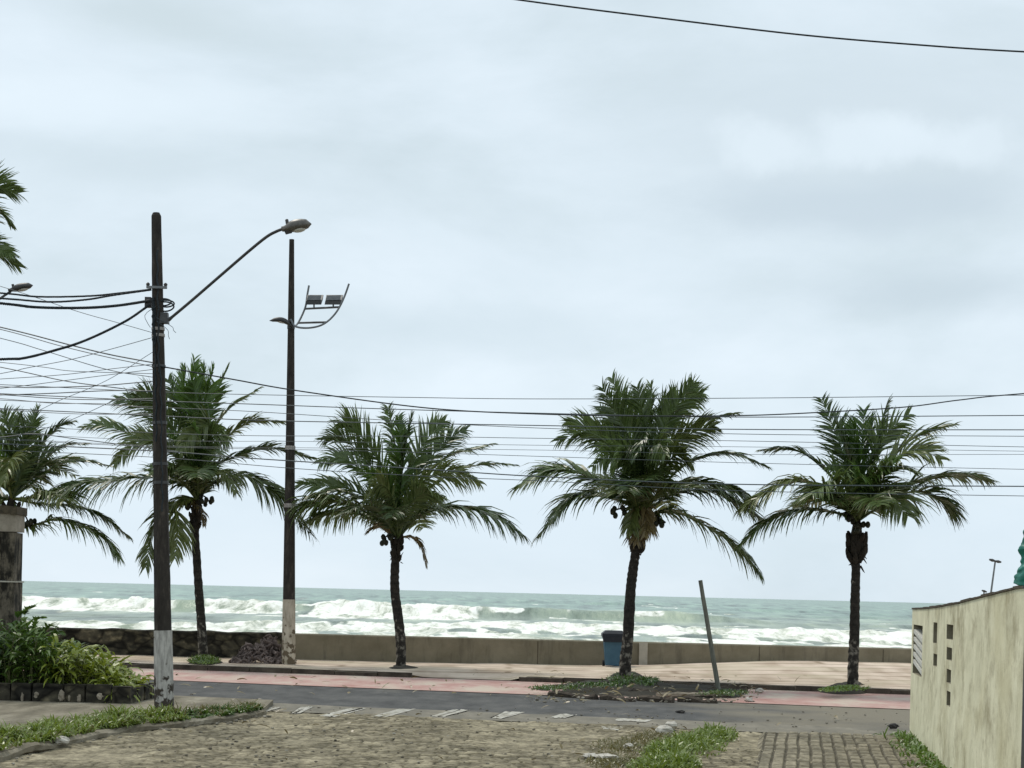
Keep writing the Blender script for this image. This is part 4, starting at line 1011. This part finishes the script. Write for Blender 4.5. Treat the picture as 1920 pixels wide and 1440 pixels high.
c = conv(1380, 700, 2.285)
palm('rightmost palm with a thick shaggy dark collar under its crown', [(1599, 1283), (1600, 1240), (1602, 1190), (1603, 1138), (1604, 1100), (1605, 1059), (1606, 1025)], 37.5, (11, 7.5), (1607, 978), [
    (c((440, 600), (300, 585), (150, 625), (30, 725)), -.4, 'g', {'l': .72, 'droop': .75}), (c((440, 540), (290, 465), (150, 500), (35, 575)), -.5, 'o', {'droop': .6}),
    (c((440, 480), (310, 355), (210, 325), (105, 330)), .4, 'g', {'l': .6}), (c((490, 460), (440, 290), (365, 112)), .3, 'g', {'l': .78, 'fwd': .3, 'droop': .22}), (c((500, 440), (470, 330), (420, 190)), -.5, 'g', {'fwd': .3, 'droop': .25}),
    (c((525, 440), (540, 300), (548, 160)), .4, 'y', {'droop': .25}), (c((530, 440), (515, 320), (500, 200)), -.3, 'y', {'droop': .25}), (c((540, 440), (570, 300), (580, 190)), .6, 'g'),
    (c((560, 440), (600, 280), (650, 118)), .2, 'g', {'fwd': .35, 'droop': .25}), (c((570, 440), (630, 280), (740, 175)), -.3, 'g', {'droop': .35}),
    (c((590, 480), (720, 310), (830, 250), (935, 220)), .3, 'g', {'l': .72}), (c((590, 500), (690, 360), (790, 330), (880, 370)), -1.2, 'o', {'l': .8}), (c((600, 480), (680, 400), (770, 420)), -1.8, 'o', {'droop': .55}),
    (c((620, 530), (800, 462), (960, 440), (1085, 462)), .2, 'g', {'l': .62}), (c((620, 570), (760, 505), (860, 535), (945, 602)), -.5, 'g', {'droop': .6}),
    (c((540, 580), (620, 522), (680, 540), (735, 610)), -1.5, 'o', {'droop': .65}), (c((480, 560), (400, 480), (330, 520)), -1.5, 'g', {'droop': .55}), (c((500, 540), (450, 450), (390, 400)), -1.0, 'g')],
    nuts=[(1615, 992, -.25), (1588, 972, -.2)], sheath=(17, 44), fill=10, fill_len=1.9, seed=8)

c = conv(0, 640, 3.0)
palm('tall full palm right behind the utility pole, with bright young leaves on top', [(381, 1243), (380, 1210), (377, 1160), (373, 1110), (369, 1050), (366, 1000), (367, 965)], 42.4, (9.5, 7), (371, 938), [
    (c((1050, 815), (870, 765), (620, 780), (420, 805), (240, 860)), -.4, 'g', {'l': 1.0, 'droop': .8}), (c((1030, 680), (870, 570), (730, 520), (580, 470), (470, 485)), .2, 'g', {'l': .75}),
    (c((1010, 680), (880, 560), (740, 590), (640, 690)), -.9, 'o', {'droop': .6}), (c((1020, 600), (880, 430), (760, 350), (660, 325)), .5, 'g'), (c((1040, 600), (930, 420), (840, 330), (760, 310)), -.4, 'g'),
    (c((1070, 560), (1000, 350), (945, 215)), .3, 'g'), (c((1085, 540), (1080, 300), (1095, 100)), .2, 'y', {'droop': .25}), (c((1090, 540), (1040, 300), (1040, 150)), -.4, 'y', {'droop': .25}), (c((1100, 540), (1130, 300), (1145, 140)), .5, 'y', {'droop': .25}),
    (c((1120, 540), (1160, 320), (1200, 150)), -.3, 'y', {'droop': .3}), (c((1110, 560), (1100, 350), (1085, 230)), -.8, 'y'),
    (c((1140, 600), (1220, 300), (1285, 140)), .3, 'g', {'l': .5, 'droop': .3}), (c((1150, 620), (1270, 400), (1465, 260)), .5, 'g', {'l': .6}), (c((1170, 660), (1300, 520), (1420, 450), (1605, 455)), .4, 'o', {'l': .7}),
    (c((1190, 720), (1320, 650), (1500, 600), (1620, 620), (1770, 660)), .3, 'g', {'l': .7}), (c((1200, 800), (1350, 755), (1480, 810), (1590, 890), (1750, 1090)), -.3, 'o', {'l': .8, 'droop': .7}),
    (c((1150, 600), (1180, 470), (1080, 520), (1010, 610)), -1.6, 'o', {'droop': .55}), (c((1150, 620), (1200, 520), (1290, 560)), -1.8, 'g', {'droop': .6}), (c((1180, 760), (1260, 740), (1330, 860)), -1.2, 'o', {'droop': .7}),
    (c((1060, 900), (930, 960), (860, 1080), (820, 1270)), -.5, 'o', {'l': .6, 'droop': .6}), (c((1060, 880), (980, 920), (1000, 1060), (985, 1220)), -1.0, 'o', {'l': .6, 'droop': .7}), (c((1090, 900), (1140, 960), (1150, 1040)), -.5, 'd', {'l': .3, 'droop': .8}),
    (c((1040, 740), (950, 700), (870, 740)), -1.5, 'g', {'droop': .6})],
    nuts=[(392, 940, -.2), (352, 950, .1)], sheath=(11, 36), fill=14, fill_len=2.2, seed=13)

palm('leftmost palm, its trunk hidden behind the stained pillar', [(24, 1243), (22, 1150), (21, 1060), (20, 1000), (20, 970)], 42.6, (11, 9), (22, 935), [
    (c((150, 1030), (300, 1005), (430, 1030), (570, 1100), (662, 1212)), -.4, 'g', {'l': .75, 'droop': .7}), (c((200, 910), (420, 930), (570, 985), (715, 1092)), .2, 'g', {'l': .6, 'droop': .65}), (c((180, 880), (280, 850), (360, 900)), -1.4, 'o', {'droop': .6}),
    (c((180, 800), (330, 695), (470, 675), (620, 702)), .4, 'g', {'l': .6}), (c((180, 760), (260, 660), (360, 590), (485, 575)), .6, 'g', {'l': .6}), (c((150, 740), (220, 600), (320, 490), (405, 455)), .2, 'g', {'l': .65}),
    (c((120, 720), (170, 520), (212, 370)), .4, 'g', {'l': .6, 'droop': .3}), (c((80, 720), (90, 520), (110, 400)), .2, 'g'), (c((60, 720), (60, 520), (20, 390)), -.4, 'g'), (c((60, 720), (-20, 560), (-60, 420)), .3, 'g'), (c((120, 740), (140, 560), (130, 440)), -.8, 'g'),
    (c((40, 780), (-120, 640), (-280, 600)), .2, 'g'), (c((20, 820), (-180, 760), (-380, 800)), -.3, 'g'), (c((20, 880), (-160, 860), (-360, 1000)), .3, 'g', {'droop': .6}), (c((0, 900), (-120, 960), (-220, 1120)), -.3, 'o', {'droop': .7}),
    (c((40, 760), (60, 660), (20, 800)), -1.9, 'o', {'droop': .6})],
    nuts=[(62, 998, -.3)], sheath=(15, 40), fill=11, seed=17)

# tall palm outside the frame at the upper left
yp = 33.0; cb = P(-150, 1300, yp); cbase = Vector((cb.x, yp, .05))
palm('two frond tips of a tall palm reaching in at the upper left edge', [(-160, 1285), (-165, 1100), (-160, 900), (-150, 700), (-146, 520), (-145, 450)], 33.0, (13, 10), (-145, 425), [
    ([(-80, 385), (-25, 350), (34, 362)], -.2, 'g', {'l': .62, 'droop': .16, 'fwd': 1.1, 'roll': .9}), ([(-80, 375), (-30, 340), (20, 340)], .4, 'g', {'l': .55, 'droop': .2, 'fwd': 1.2, 'roll': -.8}), ([(-70, 410), (-10, 395), (24, 425)], .5, 'g', {'l': .3}), ([(-70, 460), (-20, 466), (36, 500)], .3, 'g', {'l': .6, 'droop': .3, 'fwd': 1.0, 'roll': .5}), ([(-80, 455), (-30, 455), (22, 478)], -.4, 'g', {'l': .5, 'droop': .25, 'fwd': 1.2, 'roll': -.8}),
    ([(-120, 330), (-80, 240), (-30, 200)], .8, 'g'), ([(-140, 330), (-150, 240), (-160, 180)], .3, 'y'), ([(-180, 350), (-240, 280), (-330, 260)], .2, 'g'), ([(-200, 410), (-290, 390), (-380, 440)], .2, 'g'), ([(-200, 450), (-270, 480), (-330, 580)], .2, 'o'), ([(-110, 470), (-70, 530), (-60, 600)], .4, 'o', {'l': .4})],
    sheath=(15, 40), fill=8, seed=23)

# ================================================================ OVERHEAD LINES
def wire(label, pts, Y0, Y1, r, name='overhead_wire', cat='wire', mat='wire', group=None, twist=0.0):
    pts = list(pts)
    if pts[0][0] <= 2: (x0, y0), (x1, y1) = pts[0], pts[1]; k = (y1 - y0) / (x1 - x0); pts = [(x0 - 1500, y0 - k * 500), (x0 - 260, y0 - k * 220)] + pts
    if pts[-1][0] >= 1918: (x0, y0), (x1, y1) = pts[-1], pts[-2]; k = (y1 - y0) / (x1 - x0); pts = pts + [(x0 + 420, y0 + k * 300), (x0 + 1500, y0 + k * 550)]
    xa, xb = pts[0][0], pts[-1][0]
    r *= .88; p3 = [P(x, y, Y0 + (Y1 - Y0) * (x - xa) / (xb - xa)) for x, y in pts]
    K = max(24, int(abs(xb - xa) / 22)); path = spline(p3, K)
    mb = MB()
    if twist:
        fine = spline(path, K * 5)
        for ph in (0, math.pi * 2 / 3, math.pi * 4 / 3):
            mb.tube([q + Vector((0, math.sin(i * 1.1 + ph) * twist, math.cos(i * 1.1 + ph) * twist)) for i, q in enumerate(fine)], r, 5)
    else: mb.tube(path, r, 5)
    tag(mb.build(name, M[mat], origin=path[0]), label, cat, group)
L1 = lambda *p: [(x / 3, 280 + y / 3) for x, y in p]
L2 = lambda *p: [(x / 3, 640 + y / 3) for x, y in p]
YW = 25.2
wire('black cable reaching the cross bracket of the utility pole, uppermost on the left', L1((0, 808), (220, 829), (500, 825), (680, 808), (850, 788)), 27.5, YW, .011, 'overhead_cable', 'cable', 'cable', 'cables left of the utility pole', .006)
wire('second cable from the top on the left, merging with the uppermost one', L1((0, 838), (270, 858), (480, 846), (640, 820), (850, 790)), 27.0, YW, .012, 'overhead_cable', 'cable', 'cable', 'cables left of the utility pole', .006)
wire('thick twisted cable sagging gently to the anchor block from the left', L1((0, 866), (200, 888), (450, 892), (650, 880), (840, 852)), 27.0, YW, .012, 'overhead_cable', 'cable', 'cable', 'cables left of the utility pole', .013)
wire('thick twisted cable swooping steeply from the anchor block down to the left edge', L1((0, 1181), (130, 1175), (300, 1133), (480, 1075), (700, 970), (840, 876)), 26.0, YW, .012, 'overhead_cable', 'cable', 'cable', 'cables left of the utility pole', .012)
web = [
 ('thin wire slanting down across the two thick cables to the pole', L1((0, 770), (430, 910), (650, 972), (860, 1032)), .0055),
 ('topmost line of the slanting pair falling from the left edge to the lower clamp', L1((0, 1000), (400, 1102), (620, 1155), (860, 1200)), .012),
 ('lower line of the slanting pair falling from the left edge to the lower clamp', L1((0, 1012), (330, 1103), (600, 1168), (860, 1222)), .008),
 ('thin wire falling from the left edge just below the slanting pair', L1((0, 1062), (240, 1130), (600, 1238), (860, 1282)), .007),
 ('thin wire climbing to the right and ending just under the lamp arm', L1((0, 1262), (150, 1230), (400, 1182), (620, 1125), (860, 1058)), .006),
 ('short thin wire falling gently near the left edge of the wire web', L1((0, 1198), (250, 1226), (420, 1248), (860, 1262)), .006),
 ('wire of the web falling slowly from the left edge across the climbing wires', L1((0, 1225), (350, 1300), (600, 1335), (860, 1366)), .009),
 ('climbing wire of the web that meets the pole at the lower clamp', L1((0, 1292), (350, 1268), (600, 1238), (860, 1208)), .006),
 ('climbing wire of the web meeting the pole below the lower clamp', L1((0, 1345), (330, 1305), (600, 1270), (860, 1238)), .006),
 ('nearly level wire in the middle of the web', L1((0, 1336), (200, 1340), (550, 1330), (860, 1304)), .009),
 ('nearly level wire lower in the web, above the left palm', L1((0, 1382), (300, 1372), (600, 1358), (860, 1360)), .009),
 ('level thin wire below the middle of the web', L2((0, 300), (260, 318), (520, 328), (860, 322)), .008),
 ('thin wire falling to the right above the leftmost palm top', L2((0, 322), (300, 348), (600, 352), (860, 380)), .006),
 ('lowest level wire of the web touching the leftmost palm top', L2((0, 384), (250, 400), (520, 410), (860, 408)), .006),
 ('steep thin wire climbing from the leftmost palm to the pole', L2((130, 520), (350, 460), (560, 370), (860, 222)), .0055),
 ('steeper short wire climbing through the middle of the web', L2((180, 410), (330, 335), (600, 220), (860, 60)), .005),
]
for i, (lb, pts, r) in enumerate(web): wire(lb, pts, 27.5 + (i * 7 % 5) * .5, YW, r, group='thin wires in the web left of the utility pole')
wire('dark wire passing in front of the leftmost palm and behind the pole', L2((0, 540), (180, 520), (400, 545), (640, 575), (1000, 620)), 33, 33, .011, group='thin wires in the web left of the utility pole')
YR = 30.5
wire('long dark cable sagging from the pole past the middle palm and rising at the right', [(296, 686), (440, 712), (560, 733), (800, 765), (1000, 776), (1200, 780), (1400, 779), (1560, 772), (1700, 763), (1800, 750), (1920, 738)], YW, 31, .012, 'overhead_cable', 'cable', 'cable', 'level lines in front of the palms')
lines = [
 ('topmost level wire in front of the palm tops', [(300, 735), (480, 740), (760, 745), (1020, 748), (1460, 746), (1920, 741)], .0075),
 ('second level wire, just below the long sagging cable on the left', [(300, 752), (480, 758), (730, 767), (1020, 775), (1380, 782), (1920, 779)], .010),
 ('level wire crossing the top third of the middle palm, the darkest of the upper ones', [(300, 780), (480, 788), (720, 793), (1020, 798), (1380, 805), (1920, 806)], .0105),
 ('thin level wire right under the darkest upper one', [(300, 764), (480, 772), (760, 790), (1020, 803), (1400, 814), (1920, 818)], .007),
 ('thin level wire at the middle of the middle palm crown', [(300, 812), (480, 817), (760, 818), (1020, 822), (1400, 827), (1920, 838)], .0065),
 ('faint level wire below the mid crown wire', [(300, 826), (600, 828), (1020, 835), (1400, 838), (1920, 846)], .005),
 ('faint level wire, third from the bottom', [(300, 836), (600, 840), (1020, 844), (1400, 852), (1920, 852)], .005),
 ('thin level wire ending right of the rightmost palm at mid crown height', [(300, 838), (700, 846), (1020, 856), (1400, 868), (1920, 880)], .006),
 ('lowest but one level wire, the thickest of all, crossing the lower crowns', [(300, 846), (480, 860), (800, 880), (1020, 894), (1380, 908), (1920, 912)], .0125),
 ('lowest level wire in front of the palm crowns', [(300, 858), (560, 879), (800, 893), (1020, 902), (1380, 920), (1920, 930)], .0075),
]
for i, (lb, pts, r) in enumerate(lines):
    wire(lb, [(-4, pts[0][1] - 14)] + pts, YR, YR + .02 * i, r, group='level lines in front of the palms')
wire('lone dark cable slanting across the top right of the sky', [(-900, -180), (0, -130), (600, -55), (975, 0), (1240, 34), (1500, 65), (1720, 84), (1920, 97)], 20, 20, .012, 'overhead_cable', 'cable', 'cable')

# ================================================================ PLANTS ON THE GROUND
def strip_leaf(mb, p, d, L, w, g, rng, S=4):
    d = d.normalized(); wv = d.cross(UPV)
    if wv.length < .1: wv = Vector((1, 0, 0))
    wv.normalize(); wv = (wv + Vector((rng.uniform(-.5, .5), rng.uniform(-.5, .5), rng.uniform(-.5, .5)))).normalized()
    q = p.copy(); vs = []
    for s_ in range(S + 1):
        k = [.5, 1, .9, .6, .05][s_]
        vs += [q + wv * w * k, q - wv * w * k]
        d = (d + Vector((0, 0, -g * (s_ + .4)))).normalized(); q = q + d * L / S
    mb.add(vs, [(2 * s_, 2 * s_ + 1, 2 * s_ + 3, 2 * s_ + 2) for s_ in range(S)])
def shrub(label, x0, x1, y0, y1, topf, mat, n, lw, ll, seed, g=.2):
    rng = random.Random(seed)
    t = thing('shrub', ((x0 + x1) / 2, (y0 + y1) / 2, .1), label, 'shrub', 'shrubs in the left bed')
    fm, sm_ = MB(), MB()
    for i in range(n):
        x = rng.uniform(x0, x1); y = rng.uniform(y0, y1); H = topf(x) * rng.uniform(.75, 1.05)
        k = rng.random() ** .7; z = .1 + (H - .1) * (.12 + .75 * k)
        if i % 6 == 0: sm_.tube([(x, y, .05), (x + rng.uniform(-.05, .05), y, z * .6), (x + rng.uniform(-.1, .1), y + rng.uniform(-.1, .1), z)], [.014, .011, .006], 5)
        az = rng.uniform(0, 2 * math.pi); up = rng.uniform(.1, 1.3)
        L = rng.uniform(*ll) * (1 if z < H * .8 else .8)
        strip_leaf(fm, Vector((x, y, z)), Vector((math.cos(az), math.sin(az) - .25, up)), L, rng.uniform(*lw), g * rng.uniform(.5, 1.8), rng)
    fm.build('foliage', mat, t); sm_.build('stems', M['stem'], t)
def interp(tab):
    def f(x):
        if x <= tab[0][0]: return tab[0][1]
        for (a, za), (b, zb) in zip(tab, tab[1:]):
            if x <= b: return za + (zb - za) * (x - a) / (b - a)
        return tab[-1][1]
    return f
env = interp([(-9.6, 1.35), (-8.5, 1.4), (-8.0, 1.5), (-7.7, 1.3), (-7.4, 1.15), (-7.0, 1.05), (-6.6, .88), (-6.3, .62), (-6.05, .35)])
shrub('dark green bushy shrub at the left edge in front of the stained pillar', -9.8, -8.1, 27.1, 28.9, env, M['shrub_dark'], 1300, (.020, .042), (.22, .42), 41)
shrub('dark spiky leaved shrub right of the pillar foot', -8.1, -7.25, 27.1, 28.9, env, M['shrub_dark'], 800, (.018, .038), (.24, .46), 42, .12)
shrub('yellow green strap leaved plant at the right end of the shrub bed', -7.35, -6.1, 27.1, 28.6, env, M['shrub_lime'], 950, (.018, .036), (.24, .46), 43, .16)
# fern silhouettes at the crest
t = thing('fern', (-7.75, 28.4, .1), 'dark fern fronds arching at the crest of the shrubs beside the pillar', 'fern')
for i, (x, y, tx, ty) in enumerate(((40, 1190, 66, 1134), (62, 1195, 84, 1158), (80, 1200, 108, 1176), (30, 1180, 52, 1150), (95, 1205, 122, 1192))):
    p0 = P(x, y, 28.4); p2 = P(tx, ty, 28.2); m_ = (p0 + p2) / 2 + Vector((-.04, 0, .12)); make_frond(t, [p0, m_, p2], M['shrub_dark'], lmax=.15, droop=.2, seed=900 + i, r0=.008, dens=1.0)

def grass(name, label, samples, mat, seed, hl, wl=(.006, .012)):
    rng = random.Random(seed); mb = MB()
    for (p, hs) in samples:
        az = rng.uniform(0, 2 * math.pi); L = rng.uniform(*hl) * hs
        strip_leaf(mb, p, Vector((math.cos(az) * .6, math.sin(az) * .6, rng.uniform(.5, 1.4))), L, rng.uniform(*wl), rng.uniform(.05, .3), rng)
    return tag(mb.build(name, mat), label, 'grass', kind='stuff')
rng = random.Random(77)
def verge_samples(n, t0, t1, width, hs):
    out = []; path = spline(e3, 60)
    while len(out) < n:
        t_ = rng.uniform(t0, t1) * 60; k = min(59, int(t_)); p = path[k].lerp(path[k + 1], t_ - k)
        d = rng.random() ** 1.2 * width(t_ / 60); q = p + Vector((-.55 * d, .8 * d, 0)); q.z = vz
        if mnoise.noise(Vector((q.x * 1.9, q.y * 1.9, 4))) + .22 < rng.random() * .8: continue
        out.append((q, hs * (.6 + .8 * max(0, mnoise.noise(Vector((q.x * 2.2, q.y * 2.2, 9))) + .4))))
    return out
grass('grass', 'lush green grass along the kerb at the lower left', verge_samples(7500, .1, .74, lambda t_: 1.6 - .7 * t_, 1.0), M['blade'], 1, (.10, .25), (.008, .016))
grass('weeds', 'low weeds round the foot of the utility pole', verge_samples(3200, .70, 1.0, lambda t_: .95 - .4 * t_, .62), M['shrub_dark'], 2, (.10, .24), (.01, .02))
grass('dry_grass', 'dry grass tips among the left verge grass', verge_samples(1700, .1, 1.0, lambda t_: 1.6 - .9 * t_, .9), M['blade_dry'], 3, (.12, .28))
def blob_samples(n, centres, z):
    out = []
    while len(out) < n:
        (px, py, rx, ry, hs) = rng.choice(centres); a = rng.gauss(0, .5); b = rng.gauss(0, .5)
        if a * a + b * b > 1: continue
        q = G(px + a * rx, py + b * ry, z); out.append((q, hs * (1.15 - .7 * (a * a + b * b))))
    return out
grass('grass', 'bright grass clump between the cobbles and the pavers', blob_samples(4200, [(1300, 1392, 60, 16, .9), (1250, 1412, 50, 16, 1.0), (1340, 1382, 45, 14, 1.0), (1272, 1436, 45, 14, 1.0), (1290, 1402, 80, 22, .8), (1230, 1440, 60, 14, .9)], .03), M['blade'], 5, (.09, .25), (.007, .015))
grass('dry_grass', 'yellowish thin grass spreading left of the bright clump', blob_samples(1800, [(1180, 1400, 80, 18, .6), (1160, 1430, 80, 14, .6), (1230, 1385, 60, 14, .7)], .03), M['blade_dry'], 6, (.08, .2))
grass('weeds', 'weeds along the foot of the cream wall', [(WA + WD * s_ + WNm * rng.uniform(0.0, .22) * (1 if rng.random() < .8 else 2) + Vector((0, 0, .04)), rng.uniform(.5, 1.1)) for s_ in [rng.uniform(.0, 8.5) for _ in range(1500)] if mnoise.noise(Vector((s_ * 1.3, 2, 2))) > -.22], M['shrub_dark'], 7, (.08, .2), (.01, .02))
grass('weeds', 'scrubby weeds on the soil bed round the central right palm', blob_samples(1500, [(1172, 1277, 46, 8, 1.0), (1172, 1270, 30, 7, 1.0), (1120, 1285, 80, 6, .6), (1215, 1280, 26, 7, 1.2), (1040, 1291, 60, 5, .6), (1360, 1300, 60, 6, .6)], .12), M['shrub_dark'], 8, (.08, .2), (.01, .02))
grass('weeds', 'green weeds round the base of the palm behind the utility pole', blob_samples(900, [(383, 1240, 32, 6, 1.0)], .16), M['blade'], 9, (.1, .22), (.01, .02))
grass('weeds', 'short weeds on the mound under the rightmost palm', blob_samples(700, [(1590, 1291, 45, 5, .7), (1560, 1294, 30, 4, .6)], .16), M['shrub_dark'], 10, (.07, .17), (.01, .02))

rng = random.Random(99); mb = MB()
def chip(px, py, z, r):
    q = G(px, py, z); mb.ellipsoid((q.x, q.y, z + r * .2), (r, r * rng.uniform(.7, 1.3), r * .5), 6, 4, .25)
for _ in range(260): chip(rng.uniform(0, 1700), rng.uniform(1352, 1438), .03, rng.uniform(.008, .026))
for _ in range(110): chip(rng.uniform(480, 1700), rng.uniform(1326, 1360), .02, rng.uniform(.008, .03))
for _ in range(90): t_ = rng.random(); chip(980 + 440 * t_, 1313 + rng.uniform(-6, 4), .05, rng.uniform(.01, .04))
for _ in range(120): t_ = rng.random(); q = spline(e3, 50)[int(t_ * 50)]; r = rng.uniform(.01, .04); mb.ellipsoid((q.x + rng.uniform(-.2, .3), q.y - rng.uniform(.0, .4), .035), (r, r, r * .5), 6, 4, .25)
tag(mb.build('pebbles', M['pebble']), 'loose pebbles and grit on the street and along its edges', 'pebbles', kind='stuff')
rng = random.Random(98); mb = MB()
for _ in range(240):
    k = rng.random()
    if k < .4: q = G(rng.uniform(980, 1420), rng.uniform(1280, 1318), .12)
    elif k < .75: q = G(rng.uniform(300, 1700), rng.uniform(1262, 1300), .06); q.z = .03 if q.y < y_kerb(q.x) else .135
    else: q = G(rng.uniform(100, 1690), rng.uniform(1330, 1436), .05)
    strip_leaf(mb, q + Vector((0, 0, .02)), Vector((rng.uniform(-1, 1), rng.uniform(-1, 1), rng.uniform(-.1, .4))), rng.uniform(.08, .28), rng.uniform(.012, .03), .1, rng)
tag(mb.build('dead_leaves', M['frond_dry']), 'scattered dead brown leaf scraps on the pavement, bed and street', 'dead leaves', kind='stuff')

# ================================================================ CAMERA, LIGHT, SKY
cam = bpy.data.cameras.new('camera'); co = bpy.data.objects.new('camera', cam); col.objects.link(co); scene.camera = co
cam.sensor_width = 36; cam.sensor_fit = 'HORIZONTAL'; cam.lens = F / 1920 * 36
cam.shift_y = (CY - 720) / 1920; cam.clip_start = .1; cam.clip_end = 40000
from mathutils import Matrix
right = Vector((RC, 0, RS)); up = Vector((-RS, 0, RC)); back_ = right.cross(up)
m3 = Matrix((right, up, back_)).transposed()
co.matrix_world = Matrix.Translation((0, 0, EYE)) @ m3.to_4x4()

SUN_EL, SUN_AZ = R(58), R(-35)       # azimuth from +Y (out to sea), negative = left
sd = bpy.data.lights.new('sun', 'SUN'); so = bpy.data.objects.new('sun', sd); col.objects.link(so)
sd.energy = 1.7; sd.angle = R(14); sd.color = (1, .94, .84)
sv = Vector((math.sin(SUN_AZ) * math.cos(SUN_EL), math.cos(SUN_AZ) * math.cos(SUN_EL), math.sin(SUN_EL)))
so.rotation_euler = sv.to_track_quat('Z', 'Y').to_euler()

w = bpy.data.worlds.new('World'); scene.world = w; w.use_nodes = True
nd, ln = w.node_tree.nodes, w.node_tree.links
bg = nd['Background']; bg.inputs['Strength'].default_value = .1
sky = nd.new('ShaderNodeTexSky'); sky.sky_type = 'NISHITA'; sky.sun_disc = False; sky.sun_elevation = SUN_EL; sky.sun_rotation = SUN_AZ
tc = nd.new('ShaderNodeTexCoord')
mp = nd.new('ShaderNodeMapping'); mp.inputs['Scale'].default_value = (1.0, 1.0, 2.5); mp.inputs['Location'].default_value = (.3, .2, .55); ln.new(tc.outputs['Generated'], mp.inputs[0])
n1 = N(nd, 'ShaderNodeTexNoise', Scale=3.6, Detail=9.0, Roughness=.56, Distortion=.2); ln.new(mp.outputs[0], n1.inputs['Vector'])
cr = ramp(nd, [(.34, (5.85, 6.85, 7.4)), (.5, (6.75, 7.75, 8.45)), (.66, (7.5, 8.45, 9.2))]); ln.new(n1.outputs['Fac'], cr.inputs[0])
out = cr.outputs[0]
def skyblob(out, px, py, rx, ry, colr, amt, soft=.9, wob=.5):
    u_, v_ = uv(px, py); d = Vector((u_, F, v_)).normalized()
    vm = N(nd, 'ShaderNodeVectorMath', operation='SUBTRACT'); vm.inputs[1].default_value = d; ln.new(tc.outputs['Generated'], vm.inputs[0])
    v2 = N(nd, 'ShaderNodeVectorMath', operation='MULTIPLY'); v2.inputs[1].default_value = (F / rx, 1, F / ry); ln.new(vm.outputs[0], v2.inputs[0])
    nn_ = N(nd, 'ShaderNodeTexNoise', Scale=14.0 if wob > .9 else 9.0, Detail=7.0, Roughness=.6); ln.new(tc.outputs['Generated'] if wob > .9 else mp.outputs[0], nn_.inputs['Vector'])
    v3 = N(nd, 'ShaderNodeVectorMath', operation='MULTIPLY_ADD'); v3.inputs[1].default_value = (wob * 2,) * 3; ln.new(nn_.outputs['Color'], v3.inputs[0]); ln.new(v2.outputs[0], v3.inputs[2])
    v4 = N(nd, 'ShaderNodeVectorMath', operation='SUBTRACT'); v4.inputs[1].default_value = (wob,) * 3; ln.new(v3.outputs[0], v4.inputs[0])
    le = N(nd, 'ShaderNodeVectorMath', operation='LENGTH'); ln.new(v4.outputs[0], le.inputs[0])
    mr = N(nd, 'ShaderNodeMapRange', interpolation_type='SMOOTHSTEP'); mr.inputs[1].default_value = 1.0; mr.inputs[2].default_value = 1.0 - soft; mr.inputs[3].default_value = 0; mr.inputs[4].default_value = amt
    ln.new(le.outputs['Value'], mr.inputs[0])
    return mixc(nd, ln, mr.outputs[0], out, colr)
out = skyblob(out, 1600, 250, 620, 230, (5.9, 6.85, 7.45), .75, .8, .3)
out = skyblob(out, 1590, 385, 430, 75, (5.5, 6.45, 7.15), .8, .8, .5)
out = skyblob(out, 1760, 540, 330, 70, (5.35, 6.3, 6.95), .7)
out = skyblob(out, 330, 45, 330, 70, (5.5, 6.45, 6.8), .6)
out = skyblob(out, 250, 300, 500, 65, (5.8, 6.8, 7.35), .5)
out = skyblob(out, 900, 620, 560, 80, (5.7, 6.75, 7.4), .45)
out = skyblob(out, 150, 190, 480, 80, (7.5, 8.5, 9.2), .6)
out = skyblob(out, 1440, 275, 120, 62, (7.3, 8.3, 9.0), .7, .7, 1.0)
out = skyblob(out, 1640, 270, 170, 75, (7.3, 8.3, 9.0), .75, .7, 1.0)
out = skyblob(out, 1690, 238, 70, 50, (7.3, 8.3, 9.0), .5, .8, 1.0)
out = skyblob(out, 1815, 272, 120, 60, (7.2, 8.2, 8.9), .65, .7, 1.0)
out = skyblob(out, 960, 980, 2200, 190, (6.1, 7.35, 8.4), .5)
mx = mixc(nd, ln, .95, sky.outputs[0], out)
ln.new(mx, bg.inputs['Color'])

scene.view_settings.view_transform = 'Standard'; scene.view_settings.look = 'None'
scene.view_settings.exposure = 0.15; scene.view_settings.gamma = 1
